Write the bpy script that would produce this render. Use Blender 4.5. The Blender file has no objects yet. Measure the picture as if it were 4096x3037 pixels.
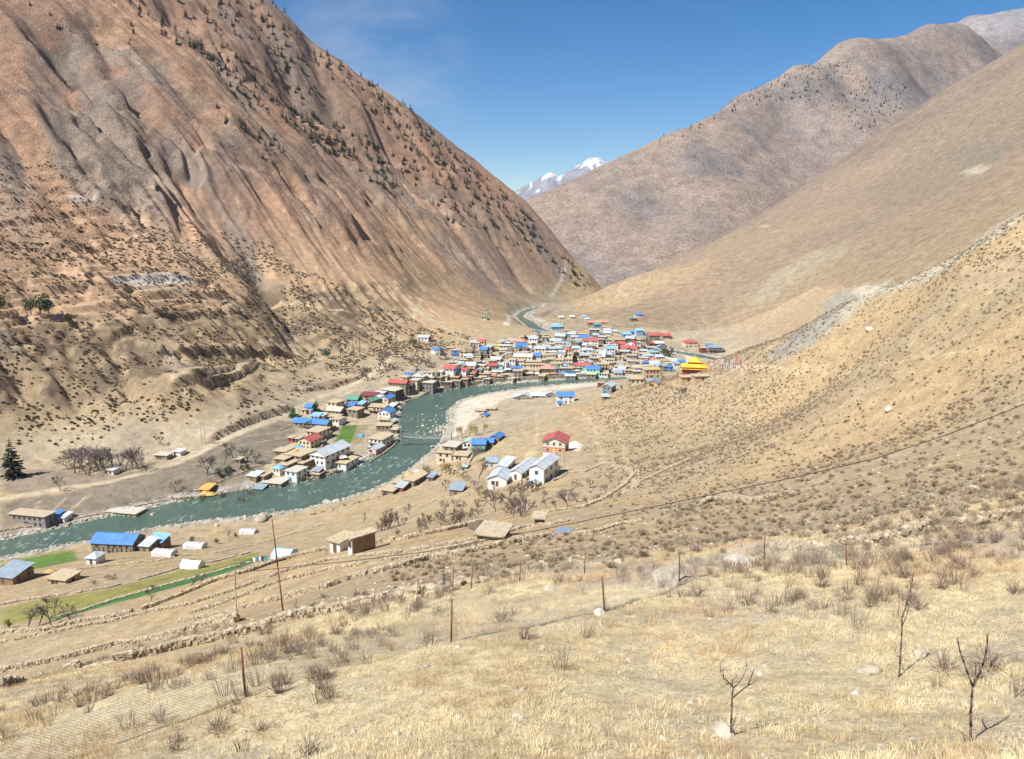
import bpy, bmesh, math, random
import numpy as np
from mathutils import Vector, Matrix, Euler
random.seed(7); RNG = np.random.default_rng(11)
S = bpy.context.scene
COL = S.collection
# ------------------------------------------------------------------ camera, sky, sun, exposure
PITCH = math.radians(12.0); F = 773.5
cam_d = bpy.data.cameras.new('camera'); cam = bpy.data.objects.new('camera', cam_d); COL.objects.link(cam)
cam_d.sensor_width = 36.0; cam_d.lens = 36.0*F/1024.0; cam_d.clip_start = 0.2; cam_d.clip_end = 40000
cam.location = (0, 0, 0); cam.rotation_euler = (math.radians(90)-PITCH, 0, 0)
S.camera = cam
SUN_EL = math.radians(51); SUN_TRAVEL = (0.76, 0.65)          # horizontal direction the light travels
sd = bpy.data.lights.new('sun', 'SUN'); sun = bpy.data.objects.new('sun', sd); COL.objects.link(sun)
sd.energy = 4.6; sd.angle = math.radians(0.53); sd.color = (1.0, 0.955, 0.88)
tv = Vector((SUN_TRAVEL[0]*math.cos(SUN_EL), SUN_TRAVEL[1]*math.cos(SUN_EL), -math.sin(SUN_EL)))
sun.rotation_euler = tv.to_track_quat('-Z', 'Y').to_euler()
W = bpy.data.worlds.new('World'); S.world = W; W.use_nodes = True
wn = W.node_tree.nodes; wl = W.node_tree.links; wn.clear()
sky = wn.new('ShaderNodeTexSky'); sky.sky_type = 'NISHITA'; sky.sun_disc = False
sky.sun_elevation = SUN_EL; sky.sun_rotation = math.atan2(-SUN_TRAVEL[0], -SUN_TRAVEL[1]) % (2*math.pi)
sky.altitude = 3000; sky.air_density = 1.0; sky.dust_density = 0.2; sky.ozone_density = 1.4
bg = wn.new('ShaderNodeBackground'); bg.inputs['Strength'].default_value = 0.066
wo = wn.new('ShaderNodeOutputWorld')
wl.new(bg.outputs[0], wo.inputs[0])
# a thin wisp of high cloud, fixed in the sky's own directions
tc = wn.new('ShaderNodeTexCoord'); mp = wn.new('ShaderNodeMapping'); mp.inputs['Scale'].default_value = (3.0, 3.0, 9.0)
mp.inputs['Rotation'].default_value = (0, 0.5, 0)
nz = wn.new('ShaderNodeTexNoise'); nz.inputs['Scale'].default_value = 1.6; nz.inputs['Detail'].default_value = 7; nz.inputs['Roughness'].default_value = 0.62
rp = wn.new('ShaderNodeValToRGB'); rp.color_ramp.elements[0].position = 0.42; rp.color_ramp.elements[1].position = 0.8
rp.color_ramp.elements[1].color = (0.5, 0.5, 0.5, 1)
mx = wn.new('ShaderNodeMixRGB'); mx.inputs[2].default_value = (6.5, 6.6, 6.8, 1)
wl.new(tc.outputs['Generated'], mp.inputs[0]); wl.new(mp.outputs[0], nz.inputs['Vector']); wl.new(nz.outputs['Fac'], rp.inputs[0])
dt = wn.new('ShaderNodeVectorMath'); dt.operation = 'DOT_PRODUCT'; wl.new(tc.outputs['Generated'], dt.inputs[0])
_u = ((1490-2048)/4, F*math.cos(PITCH)+((1518.5-290)/4)*math.sin(PITCH), ((1518.5-290)/4)*math.cos(PITCH)-F*math.sin(PITCH)); _l = math.sqrt(sum(v*v for v in _u)); dt.inputs[1].default_value = tuple(v/_l for v in _u)
cr = wn.new('ShaderNodeValToRGB'); cr.color_ramp.elements[0].position = 0.9915; cr.color_ramp.elements[0].color = (.02, .02, .02, 1); cr.color_ramp.elements[1].position = 0.9993; cr.color_ramp.elements[1].color = (1, 1, 1, 1); wl.new(dt.outputs['Value'], cr.inputs[0])
cm = wn.new('ShaderNodeMixRGB'); cm.blend_type = 'MULTIPLY'; cm.inputs[0].default_value = 1; wl.new(rp.outputs[0], cm.inputs[1]); wl.new(cr.outputs[0], cm.inputs[2]); wl.new(cm.outputs[0], mx.inputs[0]); hs = wn.new('ShaderNodeHueSaturation'); hs.inputs['Saturation'].default_value = 1.42; wl.new(sky.outputs[0], hs.inputs['Color']); wl.new(hs.outputs[0], mx.inputs[1]); wl.new(mx.outputs[0], bg.inputs['Color'])
S.view_settings.view_transform = 'Standard'; S.view_settings.look = 'None'; S.view_settings.gamma = 1.0
S.view_settings.exposure = 0.88; S.view_settings.use_curve_mapping = False
S.render.engine = 'CYCLES'; S.cycles.volume_bounces = 0; S.cycles.max_bounces = 5; S.cycles.transparent_max_bounces = 8

# ------------------------------------------------------------------ picture <-> place (photograph pixels, 4096 wide)
CP, SP = math.cos(PITCH), math.sin(PITCH)
def ray(px, py):
    u = (px-2048.0)/4.0; v = (1518.5-py)/4.0
    return np.array((u, F*CP+v*SP, v*CP-F*SP))
def at_y(px, py, y):
    r = ray(px, py); return r*(y/r[1])
def at_z(px, py, z):
    r = ray(px, py); return r*(z/r[2])
def pix(p):
    x, y, z = p; d = y*CP-z*SP; up = y*SP+z*CP
    return 2048+4*F*x/d, 1518.5-4*F*up/d
# ------------------------------------------------------------------ noise
def _hash(ix, iy, seed):
    h = (ix.astype(np.int64)*374761393 + iy.astype(np.int64)*668265263 + seed*1442695041) & 0x7fffffff
    h = ((h ^ (h >> 13))*1274126177) & 0x7fffffff
    return ((h ^ (h >> 16)) & 0xffff)/65535.0
def vnoise(x, y, seed=0):
    x = np.asarray(x, float); y = np.asarray(y, float)
    ix = np.floor(x); iy = np.floor(y); fx = x-ix; fy = y-iy
    ux = fx*fx*fx*(fx*(fx*6-15)+10); uy = fy*fy*fy*(fy*(fy*6-15)+10)
    a = _hash(ix, iy, seed); b = _hash(ix+1, iy, seed); c = _hash(ix, iy+1, seed); d = _hash(ix+1, iy+1, seed)
    return (a+(b-a)*ux+(c-a)*uy+(a-b-c+d)*ux*uy)*2-1
def fbm(x, y, oct=4, seed=0, gain=0.5):
    s = 0; a = 1.0; n = 0
    for o in range(oct):
        s = s + a*vnoise(x*2**o+17.3*o, y*2**o-9.1*o, seed+o); n += a; a *= gain
    return s/n
def ridged(x, y, oct=3, seed=0):
    s = 0; a = 1.0; n = 0
    for o in range(oct):
        s = s + a*(1-2*np.abs(vnoise(x*2**o+5.7*o, y*2**o+3.3*o, seed+o))); n += a; a *= 0.5
    return s/n
def sstep(a, b, x):
    t = np.clip((x-a)/(b-a), 0, 1); return t*t*(3-2*t)
# ------------------------------------------------------------------ terrain: control points (u,v in a 2228-wide frame) by depth or height
K = 4096/2228
CTRL = []
def cy(px, py, y): CTRL.append(at_y(px*K, py*K, y))
def cz(px, py, z): CTRL.append(at_z(px*K, py*K, z))
for a in [(0,1190,-136),(250,1150,-135),(500,1110,-134),(700,1060,-133),(850,990,-132),(900,920,-131),(960,860,-130),(1100,838,-129),(1300,826,-128),
          (1150,690,-121),(1170,722,-122),(1190,660,-120),
          (0,1100,-128),(100,1040,-126),(300,1040,-127),(450,960,-125),(600,930,-126),(700,900,-126),(640,1000,-128),(500,1080,-130),(0,990,-122),
          (700,850,-120),(1000,740,-112),(1000,828,-122),(1200,790,-120),(1300,740,-116),(1400,700,-110),(1230,690,-113),(1110,690,-112),
          (1560,783,-126),(1490,768,-126),(850,830,-120),(1050,872,-128),(750,1092,-129.5),(870,745,-107)]: cz(*a)
for a in [(100,970,401),(100,700,471),(100,480,597),(100,0,862),(700,780,590),(700,400,917),(350,960,417),(400,820,459),(450,795,500),(450,620,594),
          (400,300,768),(300,0,1014),(0,700,455),(0,480,575),(0,200,705),
          (580,0,1350),(720,125,1350),(860,215,1330),(950,290,1320),(1060,375,1320),(1160,460,1320),(1240,560,1310),(1315,640,1290),
          (1000,500,1100),(900,600,870),(900,400,1150),(800,500,880),(800,650,730),(1100,600,1100),(1100,520,1200),(1200,600,1230),(1180,650,1130),
          (900,720,700),(1060,690,800),(1130,706,800),(600,600,690),(600,300,900),(560,150,1060),
          (1330,650,1000),(1500,650,900),(1500,720,790),(1600,750,720),(1650,765,660),(1700,700,750),(1900,600,700),(2100,480,720),(2228,380,780),
          (1800,500,980),(1900,400,1150),(2228,95,1400),(2000,240,1500),(1800,390,1550),(1650,490,1500),(1500,560,1400),(1420,590,1330),
          (2228,470,240),(2000,592,285),(1850,662,330),(1720,742,400),(1650,790,450),(1560,812,500),(1500,815,560),(1420,815,560),
          (1500,900,340),(1700,900,270),(2000,900,170),(2228,880,130),(2228,700,170),(1900,750,260),(1500,1000,230),(1800,1030,140),(2228,1050,70),
          (1400,1100,150),(1700,1150,80),(1150,1080,230),(1300,1000,275),(1197,988,296),(1350,870,420),(1240,880,470),(1050,960,390),(960,1050,340),(840,1120,290),
          (750,1180,235),(240,1207,270),(0,1260,235),(0,1400,150),(300,1290,190),(300,1400,125),(600,1330,75),(600,1230,160),(900,1200,130),
          (1000,1250,70),(900,1300,50),(0,1500,45),(300,1480,48),(0,1652,22),(533,1515,23),(1114,1652,15),(983,1400,27),(1478,1270,38),(1660,1230,45),
          (1200,508,1315),(1282,600,1300),(1400,597,1050),(1330,628,1020),(1800,1300,30),(2228,1130,42),(2228,1300,26),(2110,1615,15),(2228,1652,13),(1590,1595,17),(500,1652,18)]: cy(*a)
# off-frame and hidden places
CTRL += [np.array(p, float) for p in [(0,-10,-1.5),(0,2,-4.5),(60,-10,6),(-60,-10,-30),(-120,-60,-50),(120,-60,30),(160,60,10),(260,150,60),(400,250,140),(600,400,230),
    (0,-200,40),(-250,60,-125),(-330,180,-135),(-420,250,-120),(-520,330,-60),(-640,420,30),(-900,560,190),(-1300,700,380),(-1500,1300,600),(-900,1500,430),(-1400,100,300),
    (190,330,-60),(205,400,-85),(230,480,-95),(330,420,-20),(420,520,30),(520,560,60),(700,700,170),(900,900,300),(1300,1200,450),(1200,1900,300),(800,1900,60),
    (150,1450,-165),(190,1400,-160),(230,1480,-160),(250,1600,-160),(340,1560,-140),(460,1680,-120),(620,1750,-60),(60,1700,-150),(-100,1700,-100),(-350,1750,60),(300,1700,-150),(500,1800,-120),(-600,1900,150),(0,2200,-150),(600,2200,-100),(190,250,-5),(160,200,-2)]]
CTRL = np.array(CTRL)
_X = CTRL[:, :2]/100.0; _n = len(_X)
def _phi(r2): return 0.5*r2*np.log(r2+1e-9)
_D = ((_X[:, None, :]-_X[None])**2).sum(-1)
_A = np.zeros((_n+3, _n+3)); _A[:_n, :_n] = _phi(_D)+np.eye(_n)*0.0006; _A[:_n, _n] = 1; _A[:_n, _n+1:] = _X; _A[_n, :_n] = 1; _A[_n+1:, :_n] = _X.T
_b = np.zeros(_n+3); _b[:_n] = CTRL[:, 2]
_w = np.linalg.solve(_A, _b)
def tps(x, y):
    x = np.asarray(x, float).ravel()/100.0; y = np.asarray(y, float).ravel()/100.0
    out = np.empty(len(x))
    for i in range(0, len(x), 40000):
        a = x[i:i+40000]; b = y[i:i+40000]
        r2 = (a[:, None]-_X[None, :, 0])**2+(b[:, None]-_X[None, :, 1])**2
        out[i:i+40000] = _phi(r2)@_w[:_n]+_w[_n]+_w[_n+1]*a+_w[_n+2]*b
    return out
# ------------------------------------------------------------------ river outline (both banks, photograph pixels, water level falls downstream)
BANK_L = [(-420,2230),(-150,2185),(0,2160),(150,2130),(350,2085),(600,2030),(800,1988),(1000,1955),(1200,1930),(1340,1895),(1430,1865),(1500,1815),(1560,1775),(1602,1735),(1592,1690),(1600,1625),(1650,1592),(1760,1563),(1900,1543),(2100,1530),(2250,1520),(2400,1511),(2520,1508)]
BANK_R = [(-420,2330),(-150,2265),(0,2232),(170,2200),(420,2150),(640,2110),(830,2082),(1010,2066),(1200,2040),(1350,2005),(1490,1960),(1590,1912),(1670,1855),(1740,1795),(1782,1742),(1795,1690),(1790,1645),(1840,1603),(1950,1575),(2110,1552),(2270,1538),(2400,1528),(2530,1521)]
NB = len(BANK_L)
WZ = np.linspace(-136.5, -128.0, NB)
WL = np.array([at_z(*p, WZ[i]) for i, p in enumerate(BANK_L)]); WR = np.array([at_z(*p, WZ[i]) for i, p in enumerate(BANK_R)])
FAR_L = [(2140,1335),(2110,1310),(2085,1290),(2062,1268),(2075,1250),(2105,1238),(2160,1228)]
FAR_R = [(2225,1335),(2180,1318),(2140,1290),(2095,1268),(2105,1254),(2130,1243),(2175,1232)]
FZ = np.linspace(-122.5, -119.5, len(FAR_L))
FL = np.array([at_z(*p, FZ[i]) for i, p in enumerate(FAR_L)]); FR = np.array([at_z(*p, FZ[i]) for i, p in enumerate(FAR_R)])
STR_L = [(3010,1462),(2900,1438),(2800,1418),(2705,1404)]; STR_R = [(3000,1472),(2890,1449),(2795,1430),(2700,1414)]
SZ = np.linspace(-126, -125.4, 4)
SL = np.array([at_z(*p, SZ[i]) for i, p in enumerate(STR_L)]); SR = np.array([at_z(*p, SZ[i]) for i, p in enumerate(STR_R)])
def in_poly(x, y, P):
    c = np.zeros(len(x), bool); n = len(P)
    for i in range(n):
        x0, y0 = P[i][0], P[i][1]; x1, y1 = P[(i+1) % n][0], P[(i+1) % n][1]
        if y0 == y1: continue
        k = ((y0 > y) != (y1 > y)) & (x < (x1-x0)*(y-y0)/(y1-y0)+x0)
        c ^= k
    return c
def line_dist(x, y, P, z=False, closed=False):
    """distance to a polyline and (optionally) the value P[:,2] at the nearest point"""
    best = np.full(len(x), 1e9); val = np.zeros(len(x)); n = len(P)
    for i in range(n if closed else n-1):
        a = P[i]; b = P[(i+1) % n]; dx, dy = b[0]-a[0], b[1]-a[1]; L = dx*dx+dy*dy+1e-9
        t = np.clip(((x-a[0])*dx+(y-a[1])*dy)/L, 0, 1)
        d = np.hypot(x-a[0]-t*dx, y-a[1]-t*dy); k = d < best
        best[k] = d[k]
        if z: val[k] = (a[2]+t*(b[2]-a[2]))[k]
    return best, val
RIVERS = []
for l, r in ((WL, WR), (FL, FR), (SL, SR)):
    poly = np.vstack([l, r[::-1]]); RIVERS.append((poly, poly[:, 0].min()-30, poly[:, 0].max()+30, poly[:, 1].min()-30, poly[:, 1].max()+30))
def river_sd(x, y):
    """signed distance to water (negative inside) and its level"""
    sd = np.full(len(x), 99.0); lv = np.full(len(x), -130.0)
    for poly, x0, x1, y0, y1 in RIVERS:
        k = (x > x0) & (x < x1) & (y > y0) & (y < y1)
        if not k.any(): continue
        d, v = line_dist(x[k], y[k], poly, True, True)
        ins = in_poly(x[k], y[k], poly); d[ins] *= -1
        o = sd[k]; b = d < o; o[b] = d[b]; sd[k] = o
        q = lv[k]; q[b] = v[b]; lv[k] = q
    return sd, lv
# ------------------------------------------------------------------ stone terrace walls: lines in photograph pixels, wall height in metres
WALL_PX = {
 'a': ([(0,2423),(135,2398),(314,2376),(449,2349),(583,2313),(718,2277),(853,2250),(1000,2212)], 0.5),
 'b': ([(292,2286),(449,2268),(628,2250),(718,2232),(853,2219),(1000,2190),(1126,2152),(1295,2101)], 1.3),
 'c': ([(200,2478),(314,2452),(449,2403),(583,2367),(763,2317),(1000,2254)], 0.6),
 'd': ([(0,2537),(180,2524),(314,2492),(449,2474),(583,2439),(718,2385),(853,2331),(1000,2284),(1157,2233),(1314,2196),(1471,2177),(1628,2158),(1785,2126),(1911,2095)], 1.1),
 'e': ([(0,2572),(224,2532),(404,2498),(583,2458),(763,2420),(898,2376),(1031,2330),(1157,2284),(1314,2246),(1503,2221),(1628,2205),(1754,2183),(1880,2165)], 0.9),
 'f': ([(763,2455),(898,2410),(1010,2368),(1126,2328),(1251,2299),(1402,2265),(1503,2252),(1628,2227),(1785,2202),(1911,2172),(2005,2158)], 0.9),
 'g': ([(720,2490),(860,2462),(1000,2430),(1145,2390),(1302,2353),(1402,2321),(1503,2299),(1610,2274),(1716,2240),(1848,2221),(1942,2202),(2081,2172),(2200,2150)], 1.1),
 'h': ([(0,2690),(125,2665),(251,2640),(440,2592),(628,2558),(817,2508),(943,2490)], 1.6),
 'i': ([(0,2757),(160,2712),(314,2680),(503,2642),(754,2585),(1005,2527),(1200,2480),(1400,2434),(1520,2404),(1680,2380)], 1.2),
 'j': ([(1240,2062),(1295,2050),(1408,2020),(1503,1995),(1647,1944),(1722,1919),(1817,1888)], 1.2),
 'k': ([(1565,2040),(1754,2003),(1942,1978),(2068,1950),(2200,1925)], 0.7),
 'l': ([(2150,2058),(2200,2049),(2335,2028),(2415,1992),(2502,1938),(2534,1901),(2502,1874),(2415,1860),(2351,1884),(2265,1898),(2211,1927)], 0.9),
 'm': ([(2561,1931),(2620,1904),(2690,1870),(2760,1839)], 0.8),
 'n': ([(2798,2028),(2873,1996),(2940,2004),(3008,2012),(3075,2000),(3143,1982)], 1.2),
 'o': ([(3090,2200),(3171,2190),(3271,2203),(3372,2188),(3439,2174),(3540,2160),(3674,2130),(3790,2116),(3876,2107),(4000,2082),(4120,2055)], 1.0),
 'p': ([(2560,2088),(2480,2100),(2390,2128),(2300,2140)], 0.7),
 'q': ([(2000,2140),(2100,2110),(2210,2100),(2290,2085)], 0.6),
}
def base_h(x, y):
    x = np.asarray(x, float).ravel(); y = np.asarray(y, float).ravel()
    z = tps(x, y)
    z = np.where(y > 1900, np.minimum(z, 300), z)
    return z
def ray_hit(px, py, fn, h=0.0, y0=8.0, y1=2200.0, n=300):
    """where the line of sight through a photograph pixel meets the surface fn + h"""
    r = ray(px, py)
    def march(ys, f):
        t = ys/r[1]; P = t[:, None]*r[None]; d = P[:, 2]-(f(P[:, 0], P[:, 1])+h); k = np.where((d[1:] <= 0) & (d[:-1] > 0))[0]
        return P, (k[0] if len(k) else -1)
    lo, hi = y0, y1
    if fn is not base_h and fn is not Hfar_marker[0]:
        ys = np.geomspace(y0, y1, n); P, i = march(ys, base_h)
        if i >= 0: lo, hi = max(y0, ys[i]*.93-2), ys[i]*1.08+4
        P, i = march(np.linspace(lo, hi, 60), fn); ys = P[:, 1]
        if i < 0: ys = np.geomspace(y0, y1, n); P, i = march(ys, fn)
    else: ys = np.geomspace(y0, y1, n); P, i = march(ys, fn)
    if i < 0: return P[-1]
    for _ in range(2):
        a, b = ys[i], ys[i+1]; P, k = march(np.linspace(a, b, 12), fn); ys = P[:, 1]; i = k if k >= 0 else 10
    return P[i+1]
Hfar_marker = [None]
WALLS = {}
def densify(pts, step):
    out = [pts[0]]
    for a, b in zip(pts[:-1], pts[1:]):
        n = max(1, int(np.hypot(*(b-a)[:2])/step))
        for k in range(1, n+1): out.append(a+(b-a)*k/n)
    return np.array(out)
for k, (pl, hh) in WALL_PX.items():
    WALLS[k] = (np.array([ray_hit(*p, base_h) for p in pl]), hh)
TERR = [WALLS[k] for k in 'abcjk']
# left-hand terraces and benches on the far bank: explicit dark scarps (pixels) with a drop
SCARP_PX = [([(480,1424),(640,1432),(800,1424),(960,1412),(1160,1404)], 3.0), ([(700,1540),(830,1520),(1000,1470),(1020,1450)], 2.5), ([(780,1508),(860,1490),(935,1472)], 2.2),
            ([(360,1135),(560,1110),(830,1135)], 2.0), ([(380,1195),(560,1180),(890,1190)], 1.8), ([(400,1240),(700,1262),(1000,1266)], 1.5), ([(120,1290),(420,1360),(520,1330)], 2.0),
            ([(100,1165),(300,1172),(520,1165)], 2.0), ([(0,1000),(160,1030),(420,1015)], 1.8), ([(0,930),(250,925),(560,950)], 2.2), ([(0,860),(230,880),(560,865)], 2.5), ([(0,820),(180,835),(420,850)], 2.0), ([(0,770),(180,790),(460,810)], 2.0), ([(0,720),(200,745),(420,770)], 1.8), ([(0,690),(120,700),(330,720)], 1.6),
            ([(850,1755),(960,1700),(1080,1655),(1160,1635)], 2.0), ([(1220,1560),(1330,1545),(1440,1510),(1460,1490)], 1.5)]
SCARPS = [(np.array([ray_hit(*p, base_h) for p in pl]), hh) for pl, hh in SCARP_PX]
GULLY_PX = [([(270,150),(320,280),(410,430)], 20, 15), ([(390,110),(450,260),(550,370)], 20, 16), ([(180,130),(215,250),(260,400)], 13, 18), ([(480,330),(640,560),(850,800),(1000,1010),(1230,1400)], 13, 16), ([(860,250),(1080,540),(1250,760)], 14, 16), ([(620,250),(800,480),(960,660)], 13, 16),
            ([(720,20),(900,190),(1060,290),(1330,470),(1520,600)], 40, 48), ([(1000,30),(1130,230),(1180,330)], 18, 20), ([(1150,60),(1260,250),(1330,380)], 18, 20), ([(1480,640),(1620,820),(1800,1010)], 14, 18), ([(1700,760),(1850,960),(1990,1130)], 12, 15), ([(1850,800),(2020,1000),(2120,1160)], 12, 15), ([(90,1220),(80,1400),(100,1560)], 6, 9), ([(250,1330),(300,1480),(330,1620)], 6, 10), ([(440,1400),(500,1550),(540,1660)], 6, 9), ([(900,1520),(890,1600)], 8, 10)]
GULLIES = [(np.array([ray_hit(*p, base_h) for p in pl]), dp, w) for pl, dp, w in GULLY_PX]
BENCH = [np.array([ray_hit(*p, base_h) for p in pl]) for pl in ([(630,1500),(720,1492),(800,1470),(960,1455),(1035,1445),(1005,1480),(920,1505),(690,1550)], [(1060,1500),(1110,1486),(1170,1488),(1125,1535),(1070,1545)], [(1175,1482),(1240,1460),(1305,1442),(1300,1478),(1230,1494)], [(410,1112),(560,1100),(700,1096),(840,1126),(760,1185),(540,1175),(480,1142)])]
def bench_mask(x, y):
    m = np.ones(len(x))
    for P in BENCH:
        k = (x > P[:, 0].min()-14) & (x < P[:, 0].max()+14) & (y > P[:, 1].min()-14) & (y < P[:, 1].max()+14)
        if k.any():
            d, _ = line_dist(x[k], y[k], P, False, True); d[in_poly(x[k], y[k], P)] *= -1; m[k] = np.minimum(m[k], sstep(-1, 9, d))
    return m
def left_mask(x, y, z):
    return sstep(-20, 40, (-125+(y-450)*0.31)-x)*sstep(-118, -95, z)
def H(x, y, fine=True):
    x = np.asarray(x, float).ravel(); y = np.asarray(y, float).ravel()
    z = base_h(x, y); lm = left_mask(x, y, z)
    far = sstep(90, 260, np.hypot(x, y))
    # ribs and gullies down the big left slope
    k = lm > 0
    if k.any():
        xx, yy = x[k], y[k]; zz = z[k]
        wob = 40*fbm(xx/260, yy/260, 3, 41)
        s = xx*0.50+yy*0.866+wob; t = -xx*0.866+yy*0.5
        up = sstep(-110, 20, zz)
        rib = 7.0*ridged(s/95, t/520, 3, 5)*(0.3+up)+2.6*ridged(s/30, t/210, 2, 9)*(0.4+up)+4.0*fbm(xx/60, yy/60, 4, 3)*(0.25+0.75*up)
        crag = sstep(-0.05, 0.35, fbm(xx/170, yy/170, 3, 77))*up
        rib += crag*(8*ridged(s/19, t/85, 3, 21)+9*sstep(.05, .16, fbm(s/26, t/75, 3, 23)))
        rib += up*3.0*ridged(s/11, t/60, 2, 25)+1.5*fbm(xx/9, yy/9, 2, 27)*up+1.3*ridged(s/6.5, t/26, 2, 29)*up
        rib -= 9*np.exp(-(((s-(wob)-470)/14)**2))*sstep(-105, -60, zz)
        bluff = sstep(-122, -108, zz)*(1-sstep(-75, -60, zz))*sstep(-40, -140, xx)
        rib += bluff*(4.5*ridged(s/17, t/70, 3, 31)+3.0*ridged(s/8, t/30, 2, 35)+1.6*fbm(xx/7, yy/7, 3, 33)-2.0)
        for P, dp, w in GULLIES:
            kk = (xx > P[:, 0].min()-3*w) & (xx < P[:, 0].max()+3*w) & (yy > P[:, 1].min()-3*w) & (yy < P[:, 1].max()+3*w)
            if kk.any():
                d, _ = line_dist(xx[kk]+.35*w*fbm(xx[kk]/w, yy[kk]/w, 3, 71), yy[kk]+.35*w*fbm(xx[kk]/w, yy[kk]/w, 3, 73), P); r_ = rib[kk]; r_ -= dp*np.exp(-(d/w)**1.6); rib[kk] = r_
        sm = sstep(1240, 1340, yy)
        z[k] += lm[k]*rib*(1-0.75*sm)*bench_mask(xx, yy)
    # old cultivation terraces on the far-left slope
    k = (x < -110) & (y > 440) & (y < 760)
    if k.any():
        xx, yy, zz = x[k], y[k], z[k]
        m = np.where(zz > -35, sstep(-270, -330, xx), sstep(-190, -250, xx))*sstep(-82, -70, zz)*(1-sstep(8, 26, zz))*sstep(-.35, .1, fbm(xx/90, yy/90, 2, 81)+.15)*lm[k]
        q = zz/4.6+1.1*fbm(xx/120, yy/60, 2, 83); fr = q-np.floor(q)
        z[k] = zz+m*(np.floor(q)+sstep(.62, .98, fr)-q+.3)*4.6*.85
    # right-hand hillsides: shallow runnels
    k = (x > 20) & (y > 60)
    if k.any():
        xx, yy = x[k], y[k]
        s = yy*0.92-xx*0.38+18*fbm(xx/120, yy/120, 2, 55); t = xx
        m = sstep(20, 60, xx)*sstep(70, 140, yy)*sstep(-122, -100, z[k])
        z[k] += m*(1.1*ridged(s/30, t/160, 2, 61)+3.5*sstep(450, 900, yy)*ridged(s/120, t/420, 3, 63)+0.5*fbm(xx/14, yy/14, 3, 65))
    for P, hh in TERR:
        kk = (x > P[:, 0].min()-14) & (x < P[:, 0].max()+14) & (y > P[:, 1].min()-14) & (y < P[:, 1].max()+14)
        if kk.any(): z[kk] = terrace(x[kk], y[kk], z[kk], P, hh)
    for P, hh in SCARPS:
        kk = (x > P[:, 0].min()-20) & (x < P[:, 0].max()+20) & (y > P[:, 1].min()-20) & (y < P[:, 1].max()+20)
        if kk.any(): z[kk] = terrace(x[kk], y[kk], z[kk], P, hh, 14.0, True)
    # gully cut on the right hillside edge and small relief near the camera
    near = 1-sstep(60, 130, y)
    z += near*(0.30*fbm(x/6.0, y/6.0, 3, 91)+0.10*fbm(x/1.3, y/1.3, 3, 93)*(1-sstep(35, 60, y)))
    z += 0.35*fbm(x/18, y/18, 3, 95)*sstep(60, 100, y)*(1-lm)
    # river bed and banks
    sd, lv = river_sd(x, y)
    k = sd < 22
    if k.any():
        d = sd[k]; L = lv[k]
        bank = L+0.5+0.09*np.maximum(d, 0)+0.5*fbm(x[k]/5, y[k]/5, 3, 97)*sstep(0, 4, d)
        f = sstep(0.5, 15, d)
        zz = np.maximum(bank, L+0.3)*(1-f)+z[k]*f
        zz = np.where(d < 0, L-0.15-0.35*np.minimum(-d, 4), np.maximum(zz, L+0.02+0.15*np.minimum(d, 3)))
        z[k] = zz
    return z
def terrace(x, y, z, P, hh, reach=12.0, away=False):
    """step the slope along a wall line: ground uphill is filled level with the wall top, downhill dug to its foot"""
    d, _ = line_dist(x, y, P)
    # side: sign from nearest segment, positive = nearer the slope's upper side
    best = np.full(len(x), 1e9); side = np.zeros(len(x)); end = np.ones(len(x))
    n = len(P)
    for i in range(n-1):
        a, b = P[i], P[i+1]; dx, dy = b[0]-a[0], b[1]-a[1]; L = math.hypot(dx, dy)+1e-6
        tt = ((x-a[0])*dx+(y-a[1])*dy)/(L*L); t = np.clip(tt, 0, 1)
        dd = np.hypot(x-a[0]-t*dx, y-a[1]-t*dy); k = dd < best; best[k] = dd[k]
        s = ((x-a[0])*dy-(y-a[1])*dx)/L
        side[k] = s[k]
        e = np.ones(len(x))
        if i == 0: e = np.minimum(e, np.clip(1+tt*L/4, 0, 1))
        if i == n-2: e = np.minimum(e, np.clip(1-(tt-1)*L/4, 0, 1))
        end[k] = e[k]
    sg = side if not away else -side       # near-bank walls: uphill is towards the camera (right of the left-to-right line)
    hh = hh*(1.7 if away else 1.0)
    prof = 0.5*hh*np.clip(sg/0.5, -1, 1)*(1-sstep(0.8, reach, np.abs(sg)))*end
    return z+prof
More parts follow.
